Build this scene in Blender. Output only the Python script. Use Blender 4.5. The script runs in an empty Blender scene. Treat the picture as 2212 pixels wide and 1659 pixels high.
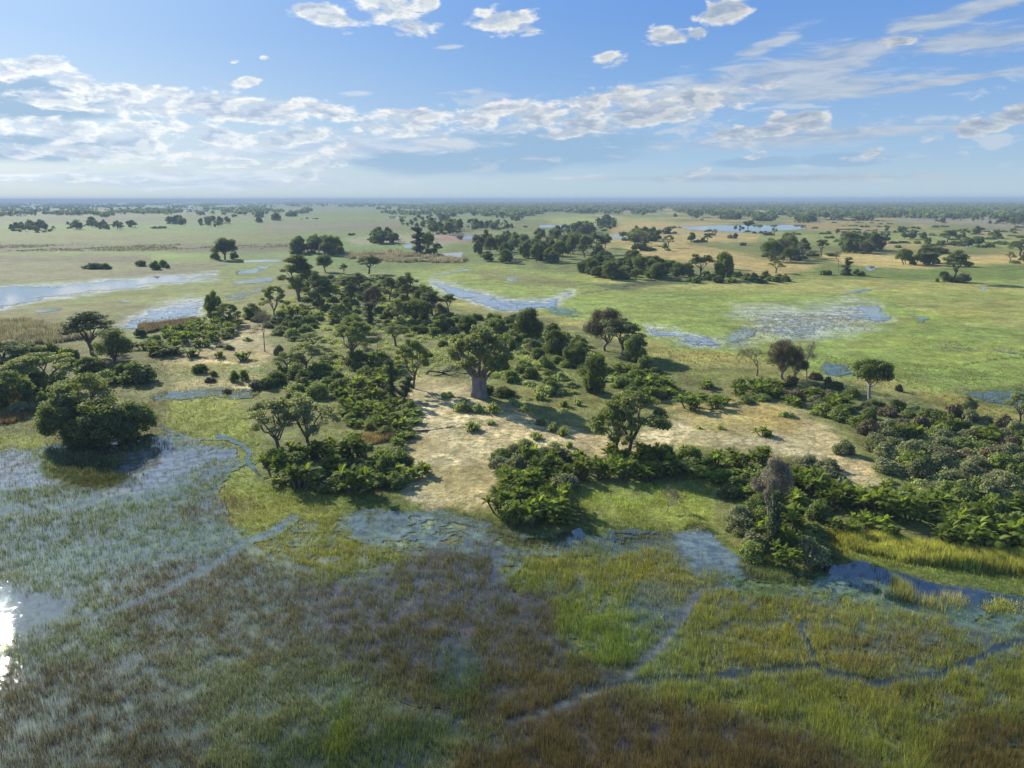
import bpy, math, random
import numpy as np
from mathutils import Matrix, Vector
R = math.radians
rng = np.random.default_rng(7)
random.seed(7)
S = bpy.context.scene
COL = S.collection

# ------------------------------------------------------------------ camera, world, sun, exposure
CAM_H, PITCH, ROLL, FPX = 45.0, R(13.5), -0.0014, 769.0   # focal length in pixels of a 1024 px wide frame
cam_d = bpy.data.cameras.new('camera'); cam = bpy.data.objects.new('camera', cam_d); COL.objects.link(cam)
cam_d.sensor_width = 36.0; cam_d.lens = 36.0 * FPX / 1024.0; cam_d.clip_start = 0.5; cam_d.clip_end = 90000.0
MW = Matrix.Translation((0, 0, CAM_H)) @ (Matrix.Rotation(R(90) - PITCH, 4, 'X') @ Matrix.Rotation(ROLL, 4, 'Z'))
cam.matrix_world = MW
S.camera = cam
RM = np.array(MW.to_3x3())            # camera axes in the world
K = 1024.0 / 2212.0                   # the photograph was measured on a 2212 x 1659 copy

def ray(px, py):
    u = (np.asarray(px, float) * K - 512.0) / FPX; v = (384.0 - np.asarray(py, float) * K) / FPX
    d = np.stack([u, v, -np.ones_like(u)], -1)
    return d @ RM.T
def G(px, py, z=0.0):
    d = ray(px, py); t = (z - CAM_H) / d[..., 2]
    return d[..., 0] * t, d[..., 1] * t
def PX(x, y, z=0.0):                  # ground point -> position on the measured photograph
    w = np.stack([x, y, np.broadcast_to(z - CAM_H, np.shape(x)).astype(float)], -1) @ RM
    return (w[..., 0] / -w[..., 2] * FPX + 512) / K, (384 - w[..., 1] / -w[..., 2] * FPX) / K

SUN_AZ, SUN_EL = R(-38.6), R(25)        # azimuth from +Y towards +X
sd = Vector((math.sin(SUN_AZ) * math.cos(SUN_EL), math.cos(SUN_AZ) * math.cos(SUN_EL), math.sin(SUN_EL)))
sl = bpy.data.lights.new('sun', 'SUN'); sl.energy = 5.0; sl.angle = R(0.5); sl.color = (1.0, 0.90, 0.74)
so = bpy.data.objects.new('sun', sl); COL.objects.link(so)
so.rotation_euler = sd.to_track_quat('Z', 'Y').to_euler()
vs = S.view_settings; vs.view_transform = 'Standard'; vs.look = 'None'; vs.gamma = 1.0; vs.exposure = 1.2
vs.use_curve_mapping = False
S.cycles.max_bounces = 5; S.cycles.diffuse_bounces = 2; S.cycles.glossy_bounces = 2
S.cycles.transmission_bounces = 3; S.cycles.transparent_max_bounces = 6; S.cycles.volume_bounces = 0
S.cycles.use_denoising = True

W = bpy.data.worlds.new('World'); S.world = W; W.use_nodes = True
class NT:
    """tiny helper for writing node graphs"""
    def __init__(s, tree): s.t = tree; s.n = tree.nodes; s.l = tree.links
    def new(s, typ, **kw):
        n = s.n.new(typ)
        for k, v in kw.items(): setattr(n, k, v)
        return n
    def put(s, sock, v):
        if hasattr(v, 'is_linked') or hasattr(v, 'links'): s.l.new(v, sock)
        elif v is not None: sock.default_value = v
    def math(s, op, a, b=None, c=None, clamp=False):
        n = s.new('ShaderNodeMath', operation=op, use_clamp=clamp)
        for i, v in enumerate((a, b, c)):
            if v is not None: s.put(n.inputs[i], v)
        return n.outputs[0]
    def vm(s, op, a, b=None):
        n = s.new('ShaderNodeVectorMath', operation=op)
        s.put(n.inputs[0], a)
        if b is not None: s.put(n.inputs[3] if op == 'SCALE' else n.inputs[1], b)
        return n.outputs['Value'] if op in ('LENGTH', 'DOT_PRODUCT') else n.outputs[0]
    def noise(s, vec, scale, detail=4, rough=0.55, dist=0.0, lac=2.0):
        n = s.new('ShaderNodeTexNoise'); s.put(n.inputs['Vector'], vec)
        n.inputs['Scale'].default_value = scale; n.inputs['Detail'].default_value = detail
        n.inputs['Roughness'].default_value = rough; n.inputs['Distortion'].default_value = dist
        n.inputs['Lacunarity'].default_value = lac
        return n.outputs['Fac']
    def mr(s, v, a, b, c=0.0, d=1.0, typ='SMOOTHSTEP'):
        n = s.new('ShaderNodeMapRange', interpolation_type=typ); n.clamp = True
        s.put(n.inputs[0], v)
        for i, q in enumerate((a, b, c, d)): n.inputs[i + 1].default_value = q
        return n.outputs[0]
    def mix(s, f, a, b, blend='MIX'):
        n = s.new('ShaderNodeMix', data_type='RGBA', blend_type=blend)
        s.put(n.inputs[0], f); s.put(n.inputs[6], a if hasattr(a, 'links') else (*a, 1)[:4]); s.put(n.inputs[7], b if hasattr(b, 'links') else (*b, 1)[:4])
        return n.outputs[2]
    def ramp(s, f, stops):
        n = s.new('ShaderNodeValToRGB'); e = n.color_ramp.elements
        while len(e) < len(stops): e.new(0.5)
        for i, (p, c) in enumerate(stops): e[i].position = p; e[i].color = (*c, 1)[:4]
        s.put(n.inputs[0], f); return n.outputs[0]
    def mapping(s, v, loc=(0, 0, 0), rot=0.0, sc=(1, 1, 1), typ='TEXTURE'):
        n = s.new('ShaderNodeMapping', vector_type=typ); s.put(n.inputs[0], v)
        n.inputs[1].default_value = loc; n.inputs[2].default_value = (0, 0, rot); n.inputs[3].default_value = sc
        return n.outputs[0]

def ang(px, py):
    d = ray(px, py); return math.atan2(float(d[0]), float(d[1])), float(d[2]) / math.hypot(float(d[0]), float(d[1]))

def build_world():
    t = NT(W.node_tree); t.n.clear()
    tc = t.new('ShaderNodeTexCoord').outputs['Generated']
    sx = t.new('ShaderNodeSeparateXYZ'); t.put(sx.inputs[0], tc)
    X, Y, Z = sx.outputs
    az = t.math('ARCTAN2', X, Y)
    hor = t.math('SQRT', t.math('ADD', t.math('MULTIPLY', X, X), t.math('MULTIPLY', Y, Y)))
    el = t.math('DIVIDE', Z, t.math('MAXIMUM', hor, 0.05))
    cv = t.new('ShaderNodeCombineXYZ'); t.put(cv.inputs[0], az); t.put(cv.inputs[1], el)
    P = cv.outputs[0]
    sky = t.new('ShaderNodeTexSky', sky_type='NISHITA'); sky.sun_disc = False
    sky.sun_elevation = SUN_EL; sky.sun_rotation = SUN_AZ; sky.altitude = 900; sky.air_density = 1.0; sky.dust_density = 1.6; sky.ozone_density = 2.2
    base = sky.outputs[0]
    # low sky graded towards the colours of the day, a brightened physical sky above it
    right = t.ramp(t.mr(el, 0.0, 0.26, typ='LINEAR'), [(0.0, (5.0, 6.8, 7.9)), (.22, (3.8, 5.8, 8.2)), (.55, (2.3, 4.4, 8.1)), (1.0, (1.3, 3.2, 7.9))])
    leftc = t.ramp(t.mr(el, 0.0, 0.26, typ='LINEAR'), [(0.0, (7.2, 8.2, 8.5)), (.35, (5.6, 7.2, 8.6)), (.7, (3.9, 6.1, 9.2)), (1.0, (3.8, 6.0, 9.4))])
    low_sky = t.mix(t.mr(az, -0.75, 0.25, 1.0, 0.0), right, leftc)
    base = t.vm('MULTIPLY', base, (1.0, 1.15, 1.35))
    base = t.mix(t.mr(el, .9, .22, 0.0, .88), base, low_sky)
    # noise fields in direction space, stretched sideways like clouds near the horizon
    pn = t.mapping(P, (0, 0, 0), 0.0, (1, 2.4, 1), 'POINT')
    big = t.noise(pn, 7.0, 3, .5); bil = t.math('ABSOLUTE', t.math('SUBTRACT', t.noise(pn, 15.0, 5, .5, .2), .5)); fine = t.noise(pn, 25.0, 9, .64, 0.35)
    pl = t.mapping(P, (0.011, -0.011, 0), 0.0, (1, 2.4, 1), 'POINT')
    fine2 = t.noise(pl, 25.0, 9, .64, 0.35)
    pw = t.mapping(P, (3, 1, 0), R(-5), (1, 5.5, 1), 'POINT')
    wisp = t.noise(pw, 13.0, 8, .62, 0.5)
    def blobs(lst):
        acc = None
        for (cx, cy, w, h, rot) in lst:
            a, e = ang(cx, cy); m = t.mapping(P, (a, e, 0), R(rot), (w * K / FPX / 2, h * K / FPX / 2, 1))
            L = t.vm('LENGTH', m)
            acc = L if acc is None else t.math('SMOOTH_MIN', acc, L, 0.35)
        return t.math('SUBTRACT', 1.0, acc)
    cum = blobs([  # centre x, y, width, height, tilt
        (850, 28, 190, 78, -14), (705, 34, 150, 52, -12), (925, 12, 60, 40, 20), (1098, 52, 165, 62, -3), (1568, 26, 120, 62, 12),
        (1325, 126, 95, 40, 8), (1440, 76, 110, 42, -4), (1505, 70, 50, 26, 0), (534, 177, 75, 30, 12), (508, 133, 28, 9, 8), (571, 124, 26, 10, 5),
        (60, 145, 150, 46, 4), (150, 172, 160, 48, -14), (300, 218, 560, 62, 2), (560, 236, 540, 60, -2), (180, 290, 380, 50, -7), (40, 270, 240, 52, 0), (380, 285, 360, 50, -4),
        (610, 298, 330, 44, 6), (700, 345, 190, 56, 30), (830, 262, 200, 60, 12), (905, 268, 180, 60, 16), (735, 330, 60, 60, 0),
        (1050, 252, 300, 62, 12), (1230, 238, 420, 72, 10), (1450, 232, 420, 66, 8), (1330, 265, 360, 42, 4), (1220, 288, 120, 30, 6), (1620, 285, 210, 34, 0), (1720, 262, 150, 50, 0),
        (1640, 335, 70, 22, 0), (1880, 330, 60, 20, 20), (1830, 345, 60, 18, 0), (2140, 268, 190, 44, 14), (1500, 372, 80, 18, 10), (1930, 90, 90, 22, 0),
        (200, 330, 600, 34, -1), (480, 352, 560, 26, 0), (150, 385, 420, 18, 0)])
    veil = blobs([(1690, 165, 480, 92, 7), (1800, 190, 360, 62, 4), (2030, 178, 330, 20, 6), (1850, 108, 330, 44, 9), (2060, 88, 220, 40, 8), (2170, 82, 180, 50, 8), (1650, 100, 170, 30, 20),
        (2020, 40, 240, 26, 12), (1990, 52, 130, 36, 0), (2150, 14, 160, 20, 8), (1500, 205, 360, 80, 8), (1010, 200, 110, 14, 3), (770, 202, 70, 14, 2),
        (1700, 300, 620, 40, 3), (700, 320, 900, 50, 3), (1600, 385, 900, 24, 0), (400, 390, 900, 44, 0), (1850, 290, 160, 16, 5), (970, 102, 70, 10, 3), (2100, 30, 200, 20, 10)])
    e1 = t.math('ADD', t.math('MULTIPLY', t.math('SUBTRACT', big, .5), .9), t.math('ADD', t.math('MULTIPLY', t.math('SUBTRACT', fine, .5), 3.2), t.math('MULTIPLY', t.math('SUBTRACT', bil, .07), 4.5)))
    dc = t.math('ADD', t.math('MULTIPLY', t.math('MINIMUM', cum, .5), 1.95), e1)
    den = t.mr(dc, 0.12, .95)
    ev = t.math('MULTIPLY', t.math('SUBTRACT', wisp, .5), 3.0)
    dv = t.math('ADD', t.math('MULTIPLY', veil, 1.2), ev)
    denv = t.math('MULTIPLY', t.mr(dv, -.08, 0.8), .78)
    # scattered small scraps low over the horizon
    scr = t.noise(t.mapping(P, (5, 2, 0), 0, (1, 3.4, 1), 'POINT'), 16.0, 9, .6, .4)
    low = t.math('MULTIPLY', t.mr(el, .012, .05), t.mr(el, .16, .10))
    dens = t.math('MULTIPLY', t.math('MULTIPLY', t.mr(scr, .545, .66), low), .6)
    # broad bluish shadow of the thick cloud in the middle
    shade = blobs([(1080, 330, 760, 100, 3), (60, 320, 420, 56, 0), (50, 215, 330, 90, 0), (1640, 350, 200, 26, 0), (1830, 345, 200, 30, 0)])
    sh = t.math('MULTIPLY', t.mr(t.math('ADD', shade, t.math('MULTIPLY', t.math('SUBTRACT', wisp, .5), .8)), -.05, 0.35), .75)
    base = t.mix(sh, base, (3.3, 5.2, 7.4))
    horiz = t.mr(el, 0.0, 0.05, 0.5, 0.0)
    base = t.mix(horiz, base, (5.9, 7.3, 8.2))
    # light on the clouds: bright where they thin out towards the sun, grey where they are thick
    bil2 = t.math('ABSOLUTE', t.math('SUBTRACT', t.noise(pl, 15.0, 5, .5, .2), .5))
    lit = t.mr(t.math('ADD', t.math('SUBTRACT', fine, fine2), t.math('MULTIPLY', t.math('SUBTRACT', bil, bil2), 1.2)), -0.10, 0.13)
    thick = t.mr(dc, 0.5, 1.35)
    lum = t.math('SUBTRACT', t.math('MULTIPLY_ADD', lit, .55, .62), t.math('MULTIPLY', thick, .46), clamp=True)
    cc = t.ramp(lum, [(0.0, (3.6, 4.8, 6.7)), (.35, (4.9, 5.9, 7.4)), (.7, (7.0, 7.7, 8.4)), (1.0, (10.0, 10.0, 9.8))])
    ccv = t.mix(t.mr(wisp, .35, .65), (4.6, 5.9, 7.8), (7.4, 8.2, 9.1))
    sunny = t.mr(az, -0.75, 0.55, 1.22, 0.80)
    cc = t.vm('SCALE', cc, sunny); ccv = t.vm('SCALE', ccv, sunny)
    base = t.mix(denv, base, ccv)
    base = t.mix(dens, base, (6.6, 7.3, 8.1))
    base = t.mix(t.math('MULTIPLY', den, t.mr(el, .0, .12, .45, 1.0)), base, cc)
    base = t.vm('SCALE', base, t.mr(el, .20, .50, .75, 1.55))  # unseen upper sky brightened to add fill light
    bg = t.new('ShaderNodeBackground'); t.put(bg.inputs[0], base); bg.inputs[1].default_value = 0.055
    out = t.new('ShaderNodeOutputWorld'); t.l.new(bg.outputs[0], out.inputs[0])
build_world()
try: W.cycles.sampling_method = 'MANUAL'; W.cycles.sample_map_resolution = 512
except Exception: pass

# ------------------------------------------------------------------ numeric helpers
def _hash(ix, iy, seed):
    n = (ix.astype(np.int64) * 374761393 + iy.astype(np.int64) * 668265263 + seed * 974711) & 0xffffffff
    n = ((n ^ (n >> 13)) * 1274126177) & 0xffffffff
    n = (n ^ (n >> 16)) & 0xffffffff
    return n / 4294967295.0
def vnoise(x, y, seed):
    ix = np.floor(x); iy = np.floor(y); fx = x - ix; fy = y - iy
    fx = fx * fx * (3 - 2 * fx); fy = fy * fy * (3 - 2 * fy)
    a = _hash(ix, iy, seed); b = _hash(ix + 1, iy, seed); c = _hash(ix, iy + 1, seed); d = _hash(ix + 1, iy + 1, seed)
    return (a * (1 - fx) + b * fx) * (1 - fy) + (c * (1 - fx) + d * fx) * fy
def fbm(x, y, seed=0, octaves=4, gain=.55):
    s = 0; a = 1; t = 0
    for o in range(octaves):
        s = s + a * vnoise(x * 2 ** o + 17.3 * o, y * 2 ** o - 9.1 * o, seed + o); t += a; a *= gain
    return s / t
def sstep(a, b, v):
    t = np.clip((v - a) / (b - a), 0, 1); return t * t * (3 - 2 * t)
def sdist(px, py, poly, closed=True):
    """signed distance (positive inside) to a polygon, or minus distance to a polyline"""
    P = np.asarray(poly, float); n = len(P); best = np.full(px.shape, 1e18); ins = np.zeros(px.shape, bool)
    for i in range(n if closed else n - 1):
        ax, ay = P[i]; bx, by = P[(i + 1) % n]; dx, dy = bx - ax, by - ay
        t = np.clip(((px - ax) * dx + (py - ay) * dy) / (dx * dx + dy * dy + 1e-9), 0, 1)
        best = np.minimum(best, (px - ax - t * dx) ** 2 + (py - ay - t * dy) ** 2)
        if closed:
            with np.errstate(divide='ignore', invalid='ignore'):
                c = ((ay > py) != (by > py)) & (px < (dx) * (py - ay) / (dy if dy else 1e-9) + ax)
            ins ^= c
    d = np.sqrt(best)
    return np.where(ins, d, -d) if closed else -d

# ------------------------------------------------------------------ land cover (colour, wetness, grass) over the ground
GREEN, LGREEN, OLIVE, TAN, GOLD, SAND, BROWN, DARKG, REED = (np.array(c) for c in (
    (.125, .175, .035), (.19, .225, .055), (.135, .15, .045), (.30, .255, .115), (.36, .29, .10), (.50, .42, .235), (.095, .074, .048), (.045, .062, .022), (.235, .220, .135)))
BLUEG = np.array((.085, .120, .085)); MURK = np.array((.090, .118, .052)); SKY_SHEEN = np.array((.34, .38, .38))  # the last one paints pale sky reflection into the shallow water's base colour
ISLAND = [(535, 1040), (560, 960), (520, 880), (575, 800), (560, 770), (330, 800), (310, 740), (440, 690), (560, 640), (600, 590), (690, 572), (830, 585), (905, 612), (985, 665), (1120, 672), (1290, 720), (1400, 760), (1420, 810), (1600, 790), (1800, 812),
          (1960, 850), (2100, 905), (2300, 930), (2500, 1100), (2450, 1300), (2100, 1180), (1960, 1180), (1800, 1170), (1760, 1225), (1620, 1215), (1550, 1150), (1290, 1130), (1190, 1150), (1060, 1120), (960, 1095), (870, 1085), (640, 1055)]
LEFTW = [(-300, 700), (0, 690), (200, 690), (310, 740), (380, 830), (330, 950), (120, 960), (60, 930), (-300, 960)]
# (polygon, properties, softness px, edge noise px); the properties overwrite what lies below
def B(x0, y0, x1, y1): return [(x0, y0), (x1, y0), (x1, y1), (x0, y1)]
LAYERS = [
    # far plain, left: sedge green with pale reed bands
    (B(-900, 505, 640, 522), dict(col=OLIVE * .75), 5, 6), (B(-900, 524, 700, 545), dict(col=REED * .32), 5, 6), (B(-900, 546, 470, 562), dict(col=GREEN), 4, 5),
    (B(-900, 552, 330, 566), dict(col=REED * .33), 4, 6), ([(-900, 575), (150, 566), (480, 562), (640, 552), (640, 572), (470, 590), (150, 606), (-900, 620)], dict(col=np.array((.118, .116, .058))), 4, 5),
    (B(560, 478, 860, 498), dict(col=REED * .45), 4, 6), (B(-900, 470, 500, 480), dict(col=REED * .38), 3, 5),
    ([(740, 512), (900, 508), (1000, 520), (960, 534), (760, 530)], dict(col=REED * .8), 5, 5), ([(930, 505), (1080, 505), (1060, 522), (930, 530)], dict(col=np.array((.17, .13, .095))), 5, 5),
    # far plain, right: golden grass round the small islands, green between
    ([(1180, 470), (1290, 466), (1460, 476), (1440, 486), (1200, 482)], dict(col=LGREEN), 4, 5),
    ([(1290, 482), (1500, 478), (1780, 510), (1500, 512), (1480, 540), (1330, 520)], dict(col=GOLD * .75), 6, 8),
    ([(1330, 530), (1500, 528), (1640, 560), (1780, 572), (1700, 600), (1400, 560)], dict(col=GOLD * .78), 6, 8),
    ([(1600, 500), (1950, 505), (2300, 520), (2300, 545), (1900, 530), (1620, 516)], dict(col=LGREEN * .9), 5, 8),
    ([(1740, 552), (1900, 545), (1940, 560), (2260, 556), (2260, 572), (1960, 578), (1800, 568)], dict(col=GOLD), 4, 6),
    ([(1900, 520), (2050, 528), (2080, 534), (1900, 536)], dict(col=GOLD * .8), 4, 6),
    ([(1950, 462), (2260, 465), (2260, 500), (2080, 488), (1930, 482)], dict(col=REED * .8), 4, 6),
    ([(1700, 478), (1850, 482), (2000, 492), (1900, 500), (1700, 494)], dict(col=GOLD * .62), 4, 6),
    ([(1500, 500), (1640, 506), (1640, 520), (1480, 518)], dict(col=GOLD * .8), 3, 6),
    # green floodplain right of the island
    ([(830, 590), (1020, 568), (1240, 590), (1500, 610), (2400, 600), (2400, 900), (2100, 880), (1800, 800), (1450, 770), (1200, 690), (900, 630)], dict(col=GREEN * .92 + LGREEN * .28), 8, 6),
    ([(1230, 592), (1480, 612), (1760, 600), (2300, 612), (2300, 634), (1750, 630), (1350, 625)], dict(col=LGREEN * .75 + GOLD * .3), 5, 6),
    ([(1000, 580), (1150, 590), (1240, 608), (1330, 618), (1180, 618), (1040, 600)], dict(col=OLIVE), 5, 6),
    ([(960, 650), (1100, 670), (1260, 690), (1420, 740), (1560, 760), (1640, 780), (1500, 800), (1420, 770), (1280, 715), (1000, 668)], dict(col=GOLD * .42 + LGREEN * .45), 8, 7),
    ([(1540, 775), (1700, 790), (1900, 815), (2100, 862), (2200, 890), (2300, 930), (2100, 905), (1900, 840), (1600, 800)], dict(col=GOLD * .4 + LGREEN * .45), 7, 7),
    ([(1900, 640), (2300, 640), (2300, 720), (2050, 690)], dict(col=LGREEN * .8 + GOLD * .18), 8, 8),
    ([(1280, 616), (1400, 606), (1500, 602), (1480, 612), (1340, 628)], dict(col=DARKG * 1.3), 3, 3),
    # left: floodplain strips
    ([(470, 575), (620, 545), (640, 560), (600, 610), (560, 650), (440, 690), (200, 720), (0, 700), (0, 672), (260, 640), (470, 604)], dict(col=GREEN * .75 + BROWN * .3), 6, 6),
    ([(-300, 668), (260, 650), (440, 690), (320, 720), (200, 700), (-300, 705)], dict(col=GREEN * .5 + BROWN * .5), 6, 6), ([(-200, 690), (120, 690), (130, 730), (-200, 735)], dict(col=REED * .8), 8, 8),
    # foreground marsh: knee-deep water under sedge
    ([(-900, 955), (130, 955), (330, 950), (400, 925), (540, 1015), (620, 1085), (760, 1110), (950, 1105), (1060, 1135), (1190, 1162), (1290, 1150), (1490, 1148), (1560, 1200), (1690, 1245), (1780, 1222), (1950, 1250), (2212, 1290), (2900, 1380), (2900, 3600), (-900, 3600)],
     dict(col=MURK, wet=1.25, gd=.92, gc=(.150, .175, .088), gh=.6), 10, 8),
    ([(320, 850), (560, 850), (620, 1080), (760, 1108), (640, 1180), (520, 1180), (480, 1080), (500, 1000), (350, 940), (330, 880)], dict(col=LGREEN * .85, wet=.12, gd=1.0, gc=(.20, .25, .055), gh=.35), 16, 8),
    ([(-200, 905), (120, 900), (240, 955), (100, 972), (-200, 985)], dict(col=LGREEN * .8, wet=.15, gd=.9, gc=(.19, .23, .055), gh=.4), 10, 8),
    ([(-200, 860), (60, 858), (90, 895), (30, 925), (-200, 930)], dict(col=np.array((.24, .15, .06)), gd=.6, gc=(.26, .15, .06), gh=.8), 9, 8),
    # brown sedge
    ([(660, 1240), (800, 1190), (1010, 1180), (1180, 1250), (1300, 1330), (1400, 1410), (1340, 1480), (1150, 1560), (1000, 1570), (860, 1480), (740, 1440), (690, 1330)], dict(col=BROWN * .8, gd=.72, gc=(.112, .106, .042), gh=.75, wet=.95), 30, 20),
    ([(1080, 1540), (1300, 1500), (1500, 1500), (1800, 1530), (2060, 1560), (1900, 1640), (1980, 1760), (900, 1900), (950, 1700)], dict(col=BROWN * .8, gd=.72, gc=(.108, .094, .040), gh=.8, wet=.85), 30, 24),
    ([(230, 1180), (520, 1150), (720, 1260), (720, 1400), (500, 1420), (300, 1440), (250, 1340)], dict(gd=.8, gc=(.118, .112, .066), gh=.6, wet=1.1), 30, 20),
    ([(-300, 1430), (300, 1440), (480, 1500), (420, 1680), (300, 1900), (-300, 1900)], dict(gd=.6, gc=(.115, .108, .068), gh=.6), 30, 20),
    ([(380, 1090), (500, 1070), (620, 1090), (560, 1130), (420, 1160)], dict(gd=.8, gc=(.115, .095, .058), gh=.6), 16, 12),
    # bright green sedge
    ([(560, 1150), (660, 1110), (820, 1160), (900, 1195), (800, 1230), (660, 1230), (540, 1200)], dict(gd=1.0, gc=(.20, .215, .045), gh=.55, wet=.5, col=OLIVE), 16, 10),
    ([(1060, 1205), (1250, 1195), (1420, 1210), (1560, 1250), (1500, 1285), (1380, 1280), (1230, 1260), (1080, 1260)], dict(gd=.95, gc=(.19, .215, .045), gh=.8, wet=.5, col=OLIVE), 14, 12),
    ([(1190, 1290), (1310, 1270), (1400, 1290), (1430, 1350), (1390, 1420), (1310, 1430), (1230, 1400)], dict(gd=.95, gc=(.15, .195, .035), gh=.85, wet=.5, col=OLIVE), 14, 12),
    ([(1350, 1290), (1480, 1270), (1520, 1290), (1440, 1370), (1370, 1330)], dict(gd=.35, wet=1.3, col=MURK * .6), 14, 12),
    ([(1500, 1290), (1700, 1262), (1880, 1290), (2050, 1330), (2170, 1380), (2100, 1440), (1900, 1475), (1760, 1450), (1500, 1470), (1380, 1480), (1430, 1400)], dict(gd=.8, gc=(.205, .225, .050), gh=.7, wet=.6, col=OLIVE * .7), 18, 14),
    ([(1780, 1370), (1990, 1350), (2060, 1400), (1980, 1450), (1820, 1450)], dict(gc=(.20, .185, .06)), 20, 14),
    ([(1380, 1500), (1650, 1462), (1760, 1462), (1900, 1490), (2150, 1425), (2300, 1390), (2900, 1500), (2900, 1900), (2000, 1800), (1900, 1640), (1700, 1560), (1480, 1520)], dict(gd=.8, gc=(.180, .205, .045), gh=.8, wet=.55, col=OLIVE * .7), 18, 14),
    ([(2050, 1560), (2300, 1560), (2300, 1800), (2000, 1760)], dict(gc=(.12, .11, .04)), 30, 18),
    ([(900, 1400), (1000, 1400), (1020, 1480), (900, 1560), (560, 1600), (480, 1700), (760, 1900), (900, 1700), (960, 1560)], dict(gd=.5, gc=(.07, .11, .04), gh=.7, wet=1.3, col=MURK * .5), 24, 20),
    ([(700, 1500), (745, 1495), (760, 1640), (700, 1640)], dict(gd=1.0, gc=(.11, .155, .035), gh=.9), 12, 8),
    # lily pads / floating aquatic mats near the bank
    ([(740, 1112), (900, 1112), (1060, 1145), (1200, 1172), (1180, 1200), (1040, 1180), (900, 1190), (760, 1160)], dict(gd=.12, wet=.62, col=np.array((.15, .20, .12))), 8, 8),
    ([(1440, 1150), (1540, 1150), (1600, 1225), (1580, 1250), (1480, 1225)], dict(gd=.05, wet=.95, col=np.array((.13, .17, .14))), 7, 6),
    ([(1560, 1250), (1800, 1240), (2000, 1300), (2212, 1330), (2212, 1380), (2000, 1320), (1800, 1290), (1600, 1290)], dict(gd=.45, wet=.6, col=np.array((.10, .15, .07)), gc=(.13, .19, .07), gh=.3), 8, 8),
    ([(1770, 1228), (1850, 1215), (1960, 1245), (2212, 1285), (2400, 1310), (2400, 1340), (2212, 1318), (2020, 1290), (1900, 1262), (1790, 1245)], dict(gd=.03, wet=1.4, col=BLUEG * .22), 4, 5),
    ([(1600, 1232), (1700, 1252), (1770, 1248), (1740, 1262), (1600, 1250)], dict(gd=.1, wet=.8, col=DARKG * .7), 4, 4),
    ([(1310, 1150), (1420, 1150), (1430, 1172), (1320, 1180)], dict(gd=.1, wet=.6, col=DARKG * .8), 5, 5), ([(1070, 1155), (1180, 1165), (1160, 1185), (1080, 1175)], dict(gd=.1, wet=.5, col=DARKG), 5, 5),
    # open water seen between the sedges on the left
    ([(-200, 975), (70, 975), (130, 1045), (0, 1048), (-200, 1050)], dict(gd=.35, wet=1.4, gc=(.15, .15, .10), col=SKY_SHEEN * .5), 9, 10),
    ([(300, 975), (480, 965), (500, 985), (420, 1010), (240, 1075), (220, 1060)], dict(gd=.22, wet=1.4, gc=(.17, .18, .08), col=SKY_SHEEN * .5), 9, 8),
    ([(0, 1060), (220, 1078), (420, 1060), (300, 1110), (60, 1130), (-200, 1130)], dict(gd=1.0, gc=(.13, .16, .045), gh=.6), 14, 10),
    ([(-200, 1115), (160, 1080), (320, 1048), (470, 1010), (540, 985), (520, 1000), (340, 1062), (160, 1100), (-200, 1140)], dict(gd=.08, wet=1.4), 5, 6),
    ([(130, 1000), (240, 980), (300, 1040), (170, 1060)], dict(gd=.8, gc=(.08, .08, .03), wet=.9, col=DARKG), 9, 8),
    ([(-200, 1275), (100, 1262), (150, 1290), (110, 1340), (0, 1385), (-200, 1400)], dict(gd=.02, wet=1.5, col=BLUEG * .7), 8, 12),
    ([(0, 1180), (250, 1150), (480, 1120), (560, 1180), (330, 1220), (100, 1240)], dict(gd=.5, gc=(.13, .18, .09)), 24, 16),
    # island: dry grass and bare sand
    (ISLAND, dict(col=OLIVE * .95, gd=.5, gc=(.18, .20, .06), gh=.3, wet=-.5), 9, 6),
    ([(900, 820), (1000, 820), (1030, 870), (1240, 940), (1380, 960), (1440, 940), (1460, 880), (1660, 868), (1760, 905), (1800, 955), (1880, 1010), (1895, 1050), (1820, 1060), (1700, 985), (1500, 960), (1340, 990), (1200, 985), (1110, 1030), (1060, 1110), (960, 1095), (880, 1050), (870, 960)],
     dict(col=SAND * .6 + GOLD * .25, gd=.42, gc=(.34, .31, .14), gh=.16), 14, 10),
    ([(900, 880), (1020, 900), (1180, 930), (1230, 960), (1160, 1000), (1020, 1010), (930, 990)], dict(col=SAND * 1.05, gd=.2), 18, 14),
    ([(1400, 930), (1480, 920), (1500, 960), (1400, 965)], dict(col=SAND, gd=.08), 12, 10), ([(1560, 925), (1680, 935), (1800, 1000), (1890, 1045), (1840, 1055), (1700, 980)], dict(col=SAND * .85, gd=.1), 12, 10),
    ([(1450, 880), (1650, 870), (1740, 905), (1700, 935), (1500, 925)], dict(col=GOLD * .95, gd=.5, gc=(.42, .34, .14), gh=.4), 14, 10),
    ([(900, 1010), (1040, 1000), (1080, 1060), (1000, 1090), (900, 1060)], dict(col=TAN * .8 + OLIVE * .2, gd=.5, gc=(.27, .23, .1), gh=.2), 16, 10),
    ([(870, 1040), (960, 1090), (940, 1105), (860, 1060)], dict(col=SAND * .8, gd=.1), 8, 8),
    ([(470, 700), (560, 690), (600, 770), (560, 790), (420, 790), (330, 800), (440, 730)], dict(col=TAN * .7 + SAND * .2, gd=.45, gc=(.30, .27, .11), gh=.25), 10, 8),
    ([(320, 800), (560, 800), (580, 850), (420, 850), (330, 870)], dict(col=TAN * .6 + OLIVE * .4, gd=.6, gc=(.27, .22, .09), gh=.4), 10, 8),
    ([(1250, 1040), (1540, 1040), (1560, 1150), (1290, 1140), (1210, 1110)], dict(col=LGREEN * .9, gd=1.2, gc=(.25, .30, .05), gh=.4), 12, 10),
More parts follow.
